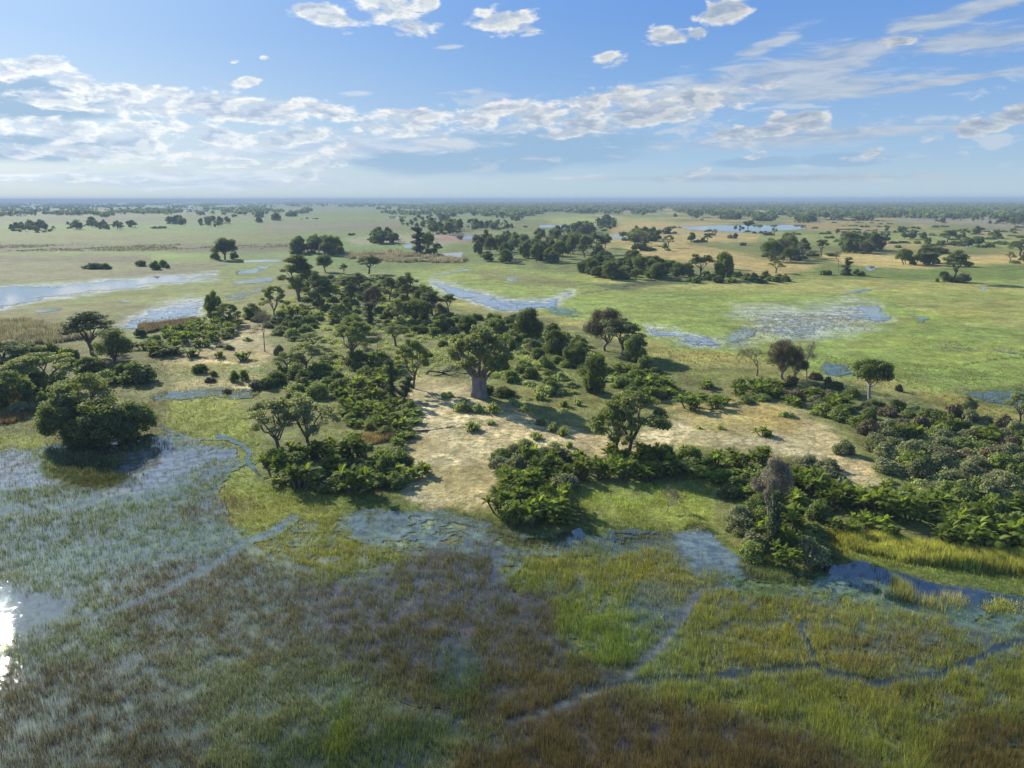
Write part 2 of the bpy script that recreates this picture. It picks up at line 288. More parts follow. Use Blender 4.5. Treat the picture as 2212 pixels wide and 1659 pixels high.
    ([(1290, 1070), (1420, 1060), (1440, 1100), (1330, 1110)], dict(gc=(.33, .40, .06), gh=.6), 12, 10),
    ([(1770, 1150), (1960, 1175), (2212, 1205), (2500, 1230), (2500, 1275), (2212, 1240), (1960, 1215), (1800, 1190)], dict(col=OLIVE, gd=1.0, gc=(.42, .43, .05), gh=.5, wet=-.4), 8, 6),
    ([(840, 840), (900, 835), (905, 880), (860, 880)], dict(col=SAND * .8), 9, 8), ([(1100, 740), (1250, 790), (1230, 840), (1080, 800)], dict(col=LGREEN * .75), 12, 10),
    (LEFTW, dict(col=OLIVE * .7, gd=.4, gc=(.12, .13, .04), gh=.5, wet=-.5), 8, 6),
    # open water and half-drowned grass; drawn last
    ([(-900, 622), (0, 617), (150, 612), (250, 602), (380, 594), (472, 589), (470, 600), (400, 607), (280, 622), (180, 634), (60, 652), (0, 664), (-900, 700)], dict(wet=.66, gd=0, col=SKY_SHEEN), 5, 6),
    ([(-900, 632), (0, 622), (130, 622), (280, 606), (420, 596), (380, 605), (200, 622), (60, 645), (-900, 680)], dict(wet=.90, col=SKY_SHEEN), 5, 6),
    ([(250, 700), (330, 665), (420, 645), (450, 650), (430, 680), (300, 712)], dict(wet=.60, col=SKY_SHEEN), 8, 6), ([(250, 705), (330, 700), (420, 684), (300, 714)], dict(wet=.95), 5, 4),
    ([(500, 608), (590, 597), (590, 606), (510, 618)], dict(wet=.85), 4, 3), ([(510, 585), (560, 578), (560, 590), (510, 592)], dict(wet=.85), 4, 3), ([(525, 562), (600, 558), (610, 566), (530, 568)], dict(wet=.9), 3, 3),
    ([(470, 640), (590, 612), (600, 620), (500, 655)], dict(wet=.55), 6, 5), ([(560, 573), (590, 573), (580, 583), (562, 582)], dict(wet=.8), 3, 3),
    ([(80, 668), (140, 665), (130, 672), (80, 678)], dict(wet=.9), 3, 3), ([(250, 650), (300, 648), (280, 654)], dict(wet=.9), 3, 3),
    ([(932, 604), (985, 616), (1050, 638), (1110, 650), (1190, 643), (1250, 634), (1190, 660), (1120, 670), (1060, 662), (985, 640), (940, 620)], dict(wet=.72, col=SKY_SHEEN), 7, 6),
    ([(935, 590), (1015, 581), (1015, 584), (935, 594)], dict(wet=1.0), 2, 1.5), ([(1095, 600), (1120, 600), (1120, 606), (1100, 606)], dict(wet=1.0), 2, 2),
    ([(1140, 618), (1240, 628), (1240, 634), (1140, 624)], dict(wet=.55), 5, 4), ([(1180, 660), (1260, 670), (1240, 685), (1190, 676)], dict(wet=.6), 7, 4),
    ([(1395, 708), (1460, 712), (1560, 738), (1540, 748), (1440, 726), (1395, 718)], dict(wet=.64, col=SKY_SHEEN), 6, 5),
    ([(1590, 672), (1720, 665), (1850, 655), (1900, 662), (1920, 690), (1800, 715), (1700, 730), (1580, 735), (1640, 700)], dict(wet=.50, col=SKY_SHEEN * .7 + LGREEN * .3), 14, 9),
    ([(1850, 655), (1900, 660), (1925, 690), (1880, 684)], dict(wet=.8), 6, 4), ([(1580, 712), (1625, 710), (1620, 732), (1575, 735)], dict(wet=.75), 6, 4), ([(1960, 680), (2010, 690), (1990, 702)], dict(wet=.75), 6, 4),
    ([(1975, 735), (2060, 745), (2212, 758), (2400, 762), (2400, 772), (2212, 770), (2040, 762)], dict(wet=.52), 8, 5), ([(2120, 680), (2400, 682), (2400, 690), (2140, 688)], dict(wet=.5), 5, 4),
    ([(1780, 784), (1830, 792), (1842, 806), (1800, 806), (1780, 796)], dict(wet=1.1, col=BLUEG), 4, 3), ([(2070, 846), (2212, 842), (2400, 845), (2400, 890), (2212, 884), (2110, 866)], dict(wet=.75, col=BLUEG), 7, 5),
    ([(1465, 490), (1560, 487), (1740, 487), (1742, 493), (1690, 497), (1600, 501), (1530, 498), (1490, 496)], dict(wet=1.5, col=BLUEG), 1.5, 1.2),
    ([(315, 862), (380, 845), (470, 838), (560, 842), (560, 852), (420, 858), (330, 868)], dict(wet=.95, col=BLUEG), 5, 4), ([(440, 838), (540, 838), (560, 862), (470, 862)], dict(wet=.55), 6, 5),
    ([(872, 531), (893, 529), (890, 535), (875, 537)], dict(wet=1.2), 2, 1.5), ([(955, 548), (1000, 545), (995, 556), (970, 560)], dict(wet=1.2), 2, 2), ([(985, 510), (1065, 505), (1060, 512), (990, 519)], dict(wet=.8), 3, 3),
    ([(1165, 487), (1258, 484), (1255, 492), (1165, 492)], dict(wet=1.0), 2, 2), ([(1320, 508), (1372, 507), (1370, 514), (1325, 515)], dict(wet=1.4), 1.5, 1),
    ([(2060, 520), (2080, 526), (2100, 532), (2150, 536), (2060, 532)], dict(wet=1.0), 2, 2), ([(340, 456), (450, 452), (450, 457), (350, 460)], dict(wet=1.2), 2, 2), ([(835, 468), (880, 468), (875, 472), (840, 472)], dict(wet=1.2), 2, 1),
    ([(1795, 634), (1850, 625), (1950, 618), (1950, 622), (1860, 632), (1800, 640)], dict(wet=.6), 2.5, 2), ([(1865, 575), (1890, 573), (1893, 582), (1880, 586)], dict(wet=.9), 3, 2), ([(2115, 620), (2130, 620), (2128, 628)], dict(wet=1.3), 2, 2),
    ([(1250, 485), (1300, 483), (1300, 489), (1250, 490)], dict(wet=.8), 2, 2), ([(330, 905), (348, 925), (352, 935), (338, 918)], dict(wet=1.3), 3, 2),
    ([(755, 1120), (800, 1100), (860, 1115), (870, 1150), (780, 1160)], dict(wet=1.2, gd=.2, col=BLUEG), 8, 8), ([(1190, 1150), (1250, 1140), (1260, 1158), (1210, 1170)], dict(wet=1.3, gd=0, col=BLUEG * .6), 3, 3),
]
# trails waded by animals: (polyline, width px, properties)
TRAILS = [
    ([(1510, 1285), (1470, 1340), (1430, 1390), (1395, 1425), (1350, 1465), (1280, 1500), (1190, 1535), (1100, 1560)], 10, dict(gd=.08, wet=1.3, col=np.array((.12, .12, .085)))),
    ([(1235, 1495), (1330, 1480), (1420, 1465), (1520, 1462), (1650, 1450), (1760, 1444), (1800, 1458), (1900, 1475), (2030, 1460), (2100, 1425), (2150, 1400), (2300, 1360)], 10, dict(gd=.1, wet=1.2, col=DARKG * .4)),
    ([(1730, 1370), (1745, 1390), (1760, 1420), (1768, 1444)], 7, dict(gd=.1, wet=1.0, col=DARKG * .4)), ([(1060, 1200), (1070, 1225), (1062, 1250)], 7, dict(gd=.1, wet=1.2)), ([(1125, 1215), (1095, 1245), (1064, 1250)], 7, dict(gd=.1, wet=1.2)),
    ([(640, 1115), (590, 1150), (520, 1175), (480, 1205), (420, 1240), (350, 1280), (200, 1330)], 9, dict(gd=.15, wet=1.3, col=BLUEG)), ([(520, 1175), (600, 1210), (680, 1235)], 7, dict(gd=.2, wet=1.3)),
    ([(470, 940), (510, 955), (538, 975), (530, 995), (560, 1025)], 4.5, dict(gd=.1, wet=1.3, col=BLUEG)), ([(340, 925), (420, 950), (500, 950)], 2.5, dict(gd=.2, wet=.8)),
    ([(700, 1560), (760, 1545), (810, 1520), (850, 1510), (900, 1525), (970, 1530)], 2.2, dict(gd=.3, col=TAN, wet=.2)), ([(300, 1420), (340, 1470), (420, 1500)], 7, dict(gd=.15, wet=1.3)),
    ([(1250, 637), (1330, 622), (1400, 612), (1470, 605)], 1.6, dict(col=DARKG, wet=.5)), ([(940, 615), (1100, 603), (1230, 597)], 1.2, dict(wet=.5)), ([(2080, 790), (2160, 776), (2300, 768)], 1.2, dict(col=DARKG)), ([(500, 835), (560, 838)], 1.5, dict(col=SAND)),
    ([(420, 778), (560, 790)], 1.2, dict(col=SAND)),
    ([(1700, 905), (1735, 915), (1790, 960)], 2, dict(col=SAND * .9)),
]
def landcover(x, y, jit=0):
    px, py = PX(x, y)
    px0, py0 = px, py
    if jit: px = px + rng.normal(0, jit, len(px)); py = py + rng.normal(0, jit * .8, len(py))
    d = np.hypot(x, y)
    n1 = fbm(x / 14, y / 14, 3, 4) - .5; n2 = fbm(x / 14, y / 14, 11, 4) - .5
    m1 = fbm(x / 3.2, y / 3.2, 5, 3) - .5; m2 = fbm(x / 3.2, y / 3.2, 23, 3) - .5
    f1 = fbm(x / 120, y / 120, 31, 4) - .5; f2 = fbm(x / 120, y / 120, 41, 4) - .5
    near = sstep(420, 120, d); far = sstep(250, 900, d)
    wx = (n1 * (1 - far) * 3.6 + m1 * near * 2.6 + f1 * far * 3.2); wy = (n2 * (1 - far) * 3.2 + m2 * near * 2.4 + f2 * far * 2.6)
    # far plain: patches of olive, green, tan
    a = fbm(x / 260, y / 420, 51, 4); b = fbm(x / 90, y / 150, 61, 4)
    col = (OLIVE * .6 + GREEN * .25)[None] + (GREEN * .85 - OLIVE * .6 - GREEN * .25)[None] * sstep(.42, .6, a)[:, None]
    right = sstep(900, 1500, px) * sstep(640, 560, py)
    tn = (sstep(.50, .68, b) * right)[:, None]; col = col * (1 - tn) + GOLD[None] * .72 * tn
    lt = (sstep(.52, .7, fbm(x / 700, y / 260, 71, 3)) * (1 - right))[:, None] * .3; col = col * (1 - lt) + REED[None] * .38 * lt
    P = dict(col=col, wet=np.zeros_like(x) - .3, gd=np.zeros_like(x) + .7, gh=np.zeros_like(x) + .4, gc=np.tile(np.array([[.16, .19, .05]]), (len(x), 1)))
    P['col'] = P['col'] * (1 - ((1 - right) * sstep(640, 560, py))[:, None] * np.array([[.24, .08, .18]]))
    lf = (1 - sstep(700, 1000, px)) * sstep(640, 560, py)
    def paint(m, idx, props):
        for k, v in props.items():
            if k in ('col', 'gc'): P[k][idx] = P[k][idx] * (1 - m[:, None]) + np.asarray(v)[None] * m[:, None]
            else: P[k][idx] = P[k][idx] * (1 - m) + v * m
    for poly, props, soft, nz in LAYERS:
        q = np.asarray(poly, float); mg = soft + nz * 7 + 6
        idx = np.nonzero((px > q[:, 0].min() - mg) & (px < q[:, 0].max() + mg) & (py > q[:, 1].min() - mg) & (py < q[:, 1].max() + mg))[0]
        if not len(idx): continue
        s = sdist(px[idx] + wx[idx] * nz * 2.2, py[idx] + wy[idx] * nz * 1.4, q)
        k = 1.7 if 'wet' in props and props['wet'] > .3 else 1.0; paint(sstep(-soft * k, soft * 1.2, s), idx, props)
    for line, wd, props in TRAILS:
        q = np.asarray(line, float); mg = wd * 3 + 12
        idx = np.nonzero((px0 > q[:, 0].min() - mg) & (px0 < q[:, 0].max() + mg) & (py0 > q[:, 1].min() - mg) & (py0 < q[:, 1].max() + mg))[0]
        if not len(idx): continue
        s = sdist(px0[idx] + m1[idx] * 12 * near[idx] + n1[idx] * 12, py0[idx] + m2[idx] * 8 * near[idx] + n2[idx] * 8, q, False)
        paint(sstep(-wd * 1.25, -wd * .5, s), idx, props)
    P['col'] = P['col'] * (1 - lf[:, None] * np.array([[.16, .02, .10]]))
    v = 1 + .5 * n1 * (1 - far) + .35 * m1 * near + f1 * far * .35 + .3 * f2 * far
    P['col'] = P['col'] * v[:, None]; hue = (n2 * .25)[:, None]
    P['col'] = P['col'] * (1 + hue * np.array([[1, .2, -1]]))
    P['gc'] = P['gc'] * (1 + n1 * .5 + m2 * .25)[:, None] * (1 + (n2 * .5)[:, None] * np.array([[1, .1, -.5]]))
    P['gd'] = P['gd'] * (1 + n2 * .8 + m1 * .8)
    P['wet'] = P['wet'] + np.where(P['wet'] > .05, n1 * .25 * (1 - far), 0)
    return P
def isl(x, y):
    px, py = PX(x, y)
    return np.maximum(sstep(-6, 18, sdist(px, py, ISLAND)), sstep(-6, 18, sdist(px, py, LEFTW)))

def new_mesh(name, verts, faces, mat=None, attrs=None, parent=None, smooth=False):
    """verts (n,3); faces (m,3|4) int array or list of arrays; attrs name -> (n,) float or (n,3) colour"""
    me = bpy.data.meshes.new(name)
    verts = np.asarray(verts, np.float32); fl = faces if isinstance(faces, list) else [faces]
    fl = [np.asarray(f, np.int32) for f in fl if len(f)]
    me.vertices.add(len(verts)); me.vertices.foreach_set('co', verts.ravel())
    loops = np.concatenate([f.ravel() for f in fl]); tot = np.concatenate([np.full(len(f), f.shape[1], np.int32) for f in fl])
    st = np.concatenate([[0], np.cumsum(tot)[:-1]]).astype(np.int32)
    me.loops.add(len(loops)); me.loops.foreach_set('vertex_index', loops)
    me.polygons.add(len(tot)); me.polygons.foreach_set('loop_start', st); me.polygons.foreach_set('loop_total', tot)
    if smooth: me.polygons.foreach_set('use_smooth', np.ones(len(tot), bool))
    for k, v in (attrs or {}).items():
        v = np.asarray(v, np.float32)
        if v.ndim == 1: at = me.attributes.new(k, 'FLOAT', 'POINT'); at.data.foreach_set('value', v)
        else:
            at = me.attributes.new(k, 'FLOAT_COLOR', 'POINT'); at.data.foreach_set('color', np.concatenate([v, np.ones((len(v), 1), np.float32)], 1).ravel())
    me.update(calc_edges=True)
    if mat: me.materials.append(mat)
    return me
def link(name, me, parent=None, loc=None):
    o = bpy.data.objects.new(name, me); COL.objects.link(o)
    if parent: o.parent = parent
    if loc is not None: o.location = loc
    return o
def tag(o, label=None, cat=None, group=None, kind=None):
    if label: o['label'] = label
    if cat: o['category'] = cat
    if group: o['group'] = group
    if kind: o['kind'] = kind
    return o

# ------------------------------------------------------------------ materials
def material(name):
    m = bpy.data.materials.new(name); m.use_nodes = True; t = NT(m.node_tree); t.n.clear()
    out = t.new('ShaderNodeOutputMaterial'); return m, t, out
def attr(t, name, vec=False):
    a = t.new('ShaderNodeAttribute'); a.attribute_name = name; return a.outputs['Color' if vec else 'Fac']
def ground_mat():
    m, t, out = material('ground'); pos = t.new('ShaderNodeNewGeometry').outputs['Position']
    c = attr(t, 'col', True)
    n1 = t.noise(pos, .9, 6, .65); n2 = t.noise(pos, .12, 5, .6); n3 = t.noise(pos, .02, 4, .6)
    k = t.math('MULTIPLY', t.mr(n1, .25, .75, .5, 1.45, 'LINEAR'), t.mr(n2, .3, .7, .62, 1.36, 'LINEAR'))
    k = t.math('MULTIPLY', k, t.mr(n3, .3, .7, .82, 1.18, 'LINEAR')); k = t.math('MULTIPLY', k, t.mr(t.noise(t.mapping(pos, (4, 7, 0), R(20), (1, .45, 1), 'POINT'), .45, 8, .75), .32, .68, .62, 1.38, 'LINEAR'))
    c = t.vm('SCALE', c, k)
    c = t.mix(t.math('MULTIPLY', t.mr(t.noise(pos, .07, 7, .7, 1.0), .48, .66), .42), c, (.20, .175, .075))
    dry = t.mr(t.noise(pos, .55, 8, .74), .47, .60)
    sandy = attr(t, 'sand')
    c = t.mix(t.math('MULTIPLY', dry, sandy), c, (.16, .17, .07))
    # pale tufts and dark gaps between them
    b = t.new('ShaderNodeBsdfPrincipled'); t.put(b.inputs['Base Color'], c); b.inputs['Roughness'].default_value = .95; b.inputs['Specular IOR Level'].default_value = .1
    bp = t.new('ShaderNodeBump'); bp.inputs['Strength'].default_value = .9; bp.inputs['Distance'].default_value = .5
    t.put(bp.inputs['Height'], t.math('ADD', t.noise(pos, 1.6, 6, .7), t.math('MULTIPLY', n2, 1.5))); t.put(b.inputs['Normal'], bp.outputs[0])
    t.l.new(b.outputs[0], out.inputs[0]); return m
def water_mat():
    m, t, out = material('water'); pos = t.new('ShaderNodeNewGeometry').outputs['Position']
    wet = attr(t, 'wet'); c = attr(t, 'col', True)
    n = t.math('ADD', t.math('MULTIPLY', t.noise(pos, .30, 10, .78, .5), .75), t.math('MULTIPLY', t.noise(t.mapping(pos, (9, 3, 0), R(12), (.5, 2.2, 1), 'POINT'), .05, 9, .72), .25))
    n = t.mr(n, .30, .70, 0, 1, 'LINEAR')
    a = t.mr(t.math('SUBTRACT', wet, n), -.03, .07, typ='LINEAR')
    p = t.new('ShaderNodeBsdfPrincipled'); p.inputs['Roughness'].default_value = .022; p.inputs['IOR'].default_value = 1.333; p.inputs['Specular IOR Level'].default_value = .9
    weed = t.mr(t.noise(pos, .55, 8, .68), .38, .62)
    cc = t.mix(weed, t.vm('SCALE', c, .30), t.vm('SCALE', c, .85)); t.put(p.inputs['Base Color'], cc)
    bp = t.new('ShaderNodeBump'); t.put(bp.inputs['Strength'], attr(t, 'wind')); bp.inputs['Distance'].default_value = .2
    t.put(bp.inputs['Height'], t.math('ADD', t.noise(pos, 2.4, 4, .6), t.math('MULTIPLY', t.noise(pos, .5, 3, .5), .5))); t.put(p.inputs['Normal'], bp.outputs[0])
    tr = t.new('ShaderNodeBsdfTransparent'); mx = t.new('ShaderNodeMixShader'); t.put(mx.inputs[0], a); t.l.new(tr.outputs[0], mx.inputs[1]); t.l.new(p.outputs[0], mx.inputs[2])
    t.l.new(mx.outputs[0], out.inputs[0]); return m
def leaf_mat(name, dark, light, trans=.35, var=.25, rough=.75, spec=.12):
    m, t, out = material(name); v = attr(t, 'v'); oi = t.new('ShaderNodeObjectInfo').outputs['Random']
    c = t.mix(v, dark, light)
    c = t.vm('SCALE', c, t.math('MULTIPLY_ADD', oi, var * 2, 1 - var))
    p = t.new('ShaderNodeBsdfPrincipled'); t.put(p.inputs['Base Color'], c); p.inputs['Roughness'].default_value = rough; p.inputs['Specular IOR Level'].default_value = spec
    tl = t.new('ShaderNodeBsdfTranslucent'); t.put(tl.inputs[0], t.vm('MULTIPLY', c, (1.5, 1.5, .75)))
    mx = t.new('ShaderNodeMixShader'); mx.inputs[0].default_value = trans; t.l.new(p.outputs[0], mx.inputs[1]); t.l.new(tl.outputs[0], mx.inputs[2]); t.l.new(mx.outputs[0], out.inputs[0])
    return m
def grass_mat(name='grass', trans=.35):
    m, t, out = material(name); c = attr(t, 'col', True)
    d = t.new('ShaderNodeBsdfDiffuse'); t.put(d.inputs[0], c); tl = t.new('ShaderNodeBsdfTranslucent'); t.put(tl.inputs[0], t.vm('MULTIPLY', c, (1.1, 1.1, .8)))
    mx = t.new('ShaderNodeMixShader'); mx.inputs[0].default_value = trans; t.l.new(d.outputs[0], mx.inputs[1]); t.l.new(tl.outputs[0], mx.inputs[2]); t.l.new(mx.outputs[0], out.inputs[0])
    return m
def bark_mat(name, a, b, scale=3.0):
    m, t, out = material(name); tc = t.new('ShaderNodeTexCoord').outputs['Object']
    n = t.noise(t.mapping(tc, (0, 0, 0), 0, (1, 1, .25), 'POINT'), scale, 6, .65)
    p = t.new('ShaderNodeBsdfPrincipled'); t.put(p.inputs['Base Color'], t.mix(t.mr(n, .35, .65), a, b)); p.inputs['Roughness'].default_value = .9
    bp = t.new('ShaderNodeBump'); bp.inputs['Strength'].default_value = .6; bp.inputs['Distance'].default_value = .12; t.put(bp.inputs['Height'], n); t.put(p.inputs['Normal'], bp.outputs[0])
    t.l.new(p.outputs[0], out.inputs[0]); return m

# ------------------------------------------------------------------ ground and water sheets
def build_ground():
    # one sheet in rings round the place below the helicopter, finer where it is looked at from close by
    rf = [0.5, 6, 14, 22, 30, 36]
    a0, a1 = math.atan2(45, 40), math.atan2(45, 42000)
    dep = np.concatenate([np.linspace(a0, R(1.2), 500), R(1.2) * np.geomspace(1, a1 / R(1.2), 70)[1:]])
    r = np.concatenate([rf, 45 / np.tan(dep)])
    az = np.concatenate([np.linspace(-180, -48, 34)[:-1], np.linspace(-48, -40, 50)[:-1], np.linspace(-40, 40, 740)[:-1], np.linspace(40, 48, 50)[:-1], np.linspace(48, 180, 34)[:-1]])
    az = np.radians(az); nr, na = len(r), len(az)
    X = (r[:, None] * np.sin(az)[None]).ravel(); Y = (r[:, None] * np.cos(az)[None]).ravel()
    Y = Y; inb = Y > 8
    P = dict(col=np.tile(OLIVE[None] * 1.0, (len(X), 1)), wet=np.full(len(X), -.3), gd=np.zeros(len(X)))
    Q = landcover(X[inb], Y[inb])
    for k in P: P[k][inb] = Q[k]
    I = np.zeros(len(X)); near = inb & (np.hypot(X, Y) < 900); I[near] = isl(X[near], Y[near])
    bumps = (fbm(X / 9, Y / 9, 77, 4) - .45) * .5
    dry = sstep(.25, -.1, P['wet'])
    Z = -.12 + dry * (.14 + .25 * I) + I * dry * bumps
    Z[np.hypot(X, Y) > 3000] = 0.02
    sand = np.clip((P['col'][:, 0] - .26) / .15, 0, 1) * I * .95
    i = np.arange(nr - 1)[:, None] * na; j = np.arange(na)[None]; j2 = (j + 1) % na
    F = np.stack([i + j, i + j2, i + na + j2, i + na + j], -1).reshape(-1, 4)[:, ::-1]
    cen = np.array([len(X)]); V = np.concatenate([np.stack([X, Y, Z], 1), [[0, 0, -.1]]])
    T = np.stack([np.full(na, len(X)), (np.arange(na) + 1) % na, np.arange(na)], 1)
    app = lambda a: np.concatenate([a, a[:1]])
    me = new_mesh('ground', V, [F, T], ground_mat(), dict(col=app(P['col']), sand=app(sand)), smooth=True)
    tag(link('ground', me), kind='structure')
    wetv = P['wet']; fw = (wetv[F] > .02).any(1) & (np.hypot(X, Y)[F] < 9000).all(1)
    F2 = F[fw]; used = np.unique(F2); remap = np.zeros(len(X), np.int32); remap[used] = np.arange(len(used))
    V2 = np.stack([X[used], Y[used], np.zeros(len(used)) + np.where(np.hypot(X, Y)[used] > 3000, .06, 0)], 1)
    V2[:, 2] = np.maximum(V2[:, 2], np.where((wetv[used] > .1) , Z[used] + .02, V2[:, 2]))
    me = new_mesh('marsh_water', V2, remap[F2], water_mat(), dict(col=P['col'][used], wet=wetv[used], wind=.008 + .075 * sstep(170, 90, np.hypot(X, Y)[used])), smooth=True)
    tag(link('water', me), kind='structure')
build_ground()

# ------------------------------------------------------------------ grass and sedge: blades, dense close by
def blades(name, x, y, h, col, nb, wid, lean, mat, z=None, label=None, cat=None):
    n = len(x); x = np.repeat(x, nb); y = np.repeat(y, nb); h = np.repeat(h, nb); col = np.repeat(col, nb, 0); z0 = np.repeat(z, nb) if z is not None else np.zeros(n * nb)
    N = len(x); s = np.repeat(np.full(n, 1.0), nb)
    w = wid if np.isscalar(wid) else np.repeat(wid, nb)
    x = x + rng.normal(0, .10, N) * s * (1 + h); y = y + rng.normal(0, .10, N) * (1 + h)
    a = rng.uniform(0, 2 * math.pi, N); h = h * rng.uniform(.55, 1.25, N)
    dx, dy = np.cos(a) * w / 2, np.sin(a) * w / 2
    b = rng.uniform(0, 2 * math.pi, N); l = rng.uniform(0, lean, N) * h
    V = np.empty((N, 3, 3)); V[:, 0] = np.stack([x - dx, y - dy, z0 - .05], 1); V[:, 1] = np.stack([x + dx, y + dy, z0 - .05], 1)
    V[:, 2] = np.stack([x + np.cos(b) * l, y + np.sin(b) * l, z0 + h], 1)
    c = col * np.repeat(rng.lognormal(0, .30, n), nb)[:, None] * rng.uniform(.6, 1.3, (N, 1)) * (1 + rng.normal(0, .12, (N, 1)) * np.array([[1, .2, -.5]]))
    C = np.repeat(np.clip(c, .005, .8), 3, 0).reshape(N, 3, 3); C[:, 2] *= 1.15
    me = new_mesh(name, V.reshape(-1, 3), np.arange(3 * N).reshape(-1, 3), mat, dict(col=C.reshape(-1, 3)))
    o = link(name, me); tag(o, label, cat, kind='stuff'); return o
GM = grass_mat()
def build_grass():
    N = 430000
    dep = rng.uniform(math.atan2(45, 330), math.atan2(45, 48), N); d = 45 / np.tan(dep); az = np.radians(rng.uniform(-43, 43, N))
    x, y = d * np.sin(az), d * np.cos(az); P = landcover(x, y, 11)
    I = isl(x, y); z = np.where(P['wet'] > .1, 0, .03 + .2 * I)
    keep = rng.uniform(0, 1, N) < np.clip(P['gd'] * np.clip(1.25 * (fbm(x / 1.6, y / 1.6, 91, 3) * 2 - .35), .15, 1.5), 0, 1)
    keep &= ~((P['wet'] < .1) & (d > 240))
    x, y, z, d = x[keep], y[keep], z[keep], d[keep]; P = {k: v[keep] for k, v in P.items()}
    px, py = PX(x, y)
    f = sstep(60, 330, d)
    h = P['gh'] * (1 + .35 * (fbm(x / 2.2, y / 2.2, 95, 3) - .5) * 2)
    w = .030 + .10 * f
    marsh = (P['wet'] > .1)
    blades('marsh_sedge', x[marsh], y[marsh], h[marsh], P['gc'][marsh], 4, w[marsh], .45, GM, z[marsh], 'green and brown sedge standing in the shallow marsh water', 'sedge')
    d2 = ~marsh
    blades('dry_grass', x[d2], y[d2], h[d2], P['gc'][d2], 4, w[d2] * 1.1, .5, GM, z[d2], 'short green and straw-coloured grass on the island and floodplain', 'grass')
build_grass()
def reeds(name, poly, n, h, col, label, w=.12, hv=.3, clump=None, tuft=0):
    q = np.asarray(poly, float); xs, ys = G(q[:, 0], q[:, 1]); X, Y = [], []
    if tuft:   # loose tufts thinning outwards
        k = rng.integers(0, tuft, n); cx = rng.uniform(xs.min(), xs.max(), tuft); cy = rng.uniform(ys.min(), ys.max(), tuft); rr = rng.uniform(.2, .9, tuft)[k]
        X = list(cx[k] + rng.normal(0, 1, n) * rr); Y = list(cy[k] + rng.normal(0, 1, n) * rr)
    while len(X) < n:
        a = rng.uniform(xs.min(), xs.max(), n * 3); b = rng.uniform(ys.min(), ys.max(), n * 3); px, py = PX(a, b)
        k = sdist(px + (fbm(a / 5, b / 5, 7, 2) - .5) * 14, py + (fbm(a / 5, b / 5, 9, 2) - .5) * 8, q) > 0
        if clump: k &= fbm(a / clump, b / clump, 15, 3) > .43
        X += list(a[k]); Y += list(b[k])
    X, Y = np.array(X[:n]), np.array(Y[:n])
    hh = h * (1 + hv * (fbm(X / 6, Y / 6, 3, 3) - .5) * 3)
    c = np.tile(np.array([col]), (n, 1)) * (1 + (fbm(X / 4, Y / 4, 33, 3) - .5) * .8)[:, None]
    return blades(name, X, Y, hh, c, 4, w, .35, GM, np.zeros(n), label, 'reeds')
reeds('reed_band', [(1790, 1152), (1960, 1178), (2212, 1205), (2600, 1240), (2600, 1275), (2212, 1242), (1960, 1212), (1830, 1188)], 16000, 1.25, (.34, .345, .075), 'tall yellow-green reeds along the bank at the lower right', .08, .6, 2.2)
reeds('reed_band', [(745, 548), (820, 541), (930, 552), (1010, 562), (1000, 568), (860, 566), (750, 562)], 9000, 2.3, (.25, .225, .165), 'pale feathery reed bed beyond the top end of the island', .3, .5, 16)
reeds('reed_band', [(-200, 700), (60, 695), (150, 708), (200, 735), (100, 745), (-200, 760)], 9000, 2.2, (.20, .19, .13), 'pale reeds behind the woodland at the far left', .22)
reeds('reed_band', [(-900, 528), (300, 530), (690, 524), (700, 532), (300, 542), (-900, 545)], 9000, .9, (.17, .18, .10), 'long grey-green reed bank across the left floodplain', .5, .5, 60)
reeds('reed_band', [(-200, 866), (50, 862), (85, 890), (30, 920), (-200, 930)], 7000, 1.2, (.22, .15, .07), 'rusty brown sedge in front of the left woodland', .12)
reeds('reed_band', [(760, 950), (840, 935), (850, 950), (770, 975)], 2500, 1.3, (.28, .21, .11), 'russet grass behind the palm thicket of the central bank', .1)
reeds('reed_band', [(300, 708), (420, 690), (430, 700), (310, 722)], 3000, 1.6, (.15, .12, .08), 'brown reeds by the channel left of the island', .16)
reeds('reed_band', [(1960, 1290), (2090, 1310), (2080, 1320), (1980, 1305)], 170, 1.2, (.42, .40, .14), 'pale sparse stalks standing in dark water at the lower right', .035, .3, None, 12)
reeds('reed_band', [(2130, 1300), (2190, 1305), (2195, 1322), (2140, 1320)], 260, .45, (.28, .30, .08), 'yellow-green sedge tuft in dark water near the right edge', .07, .3, None, 7)
reeds('reed_band', [(1905, 1262), (1950, 1275), (1960, 1290), (1925, 1290)], 260, 1.4, (.27, .28, .10), 'tall reed tuft in the dark pool right of the palm islet', .04, .3, None, 4)

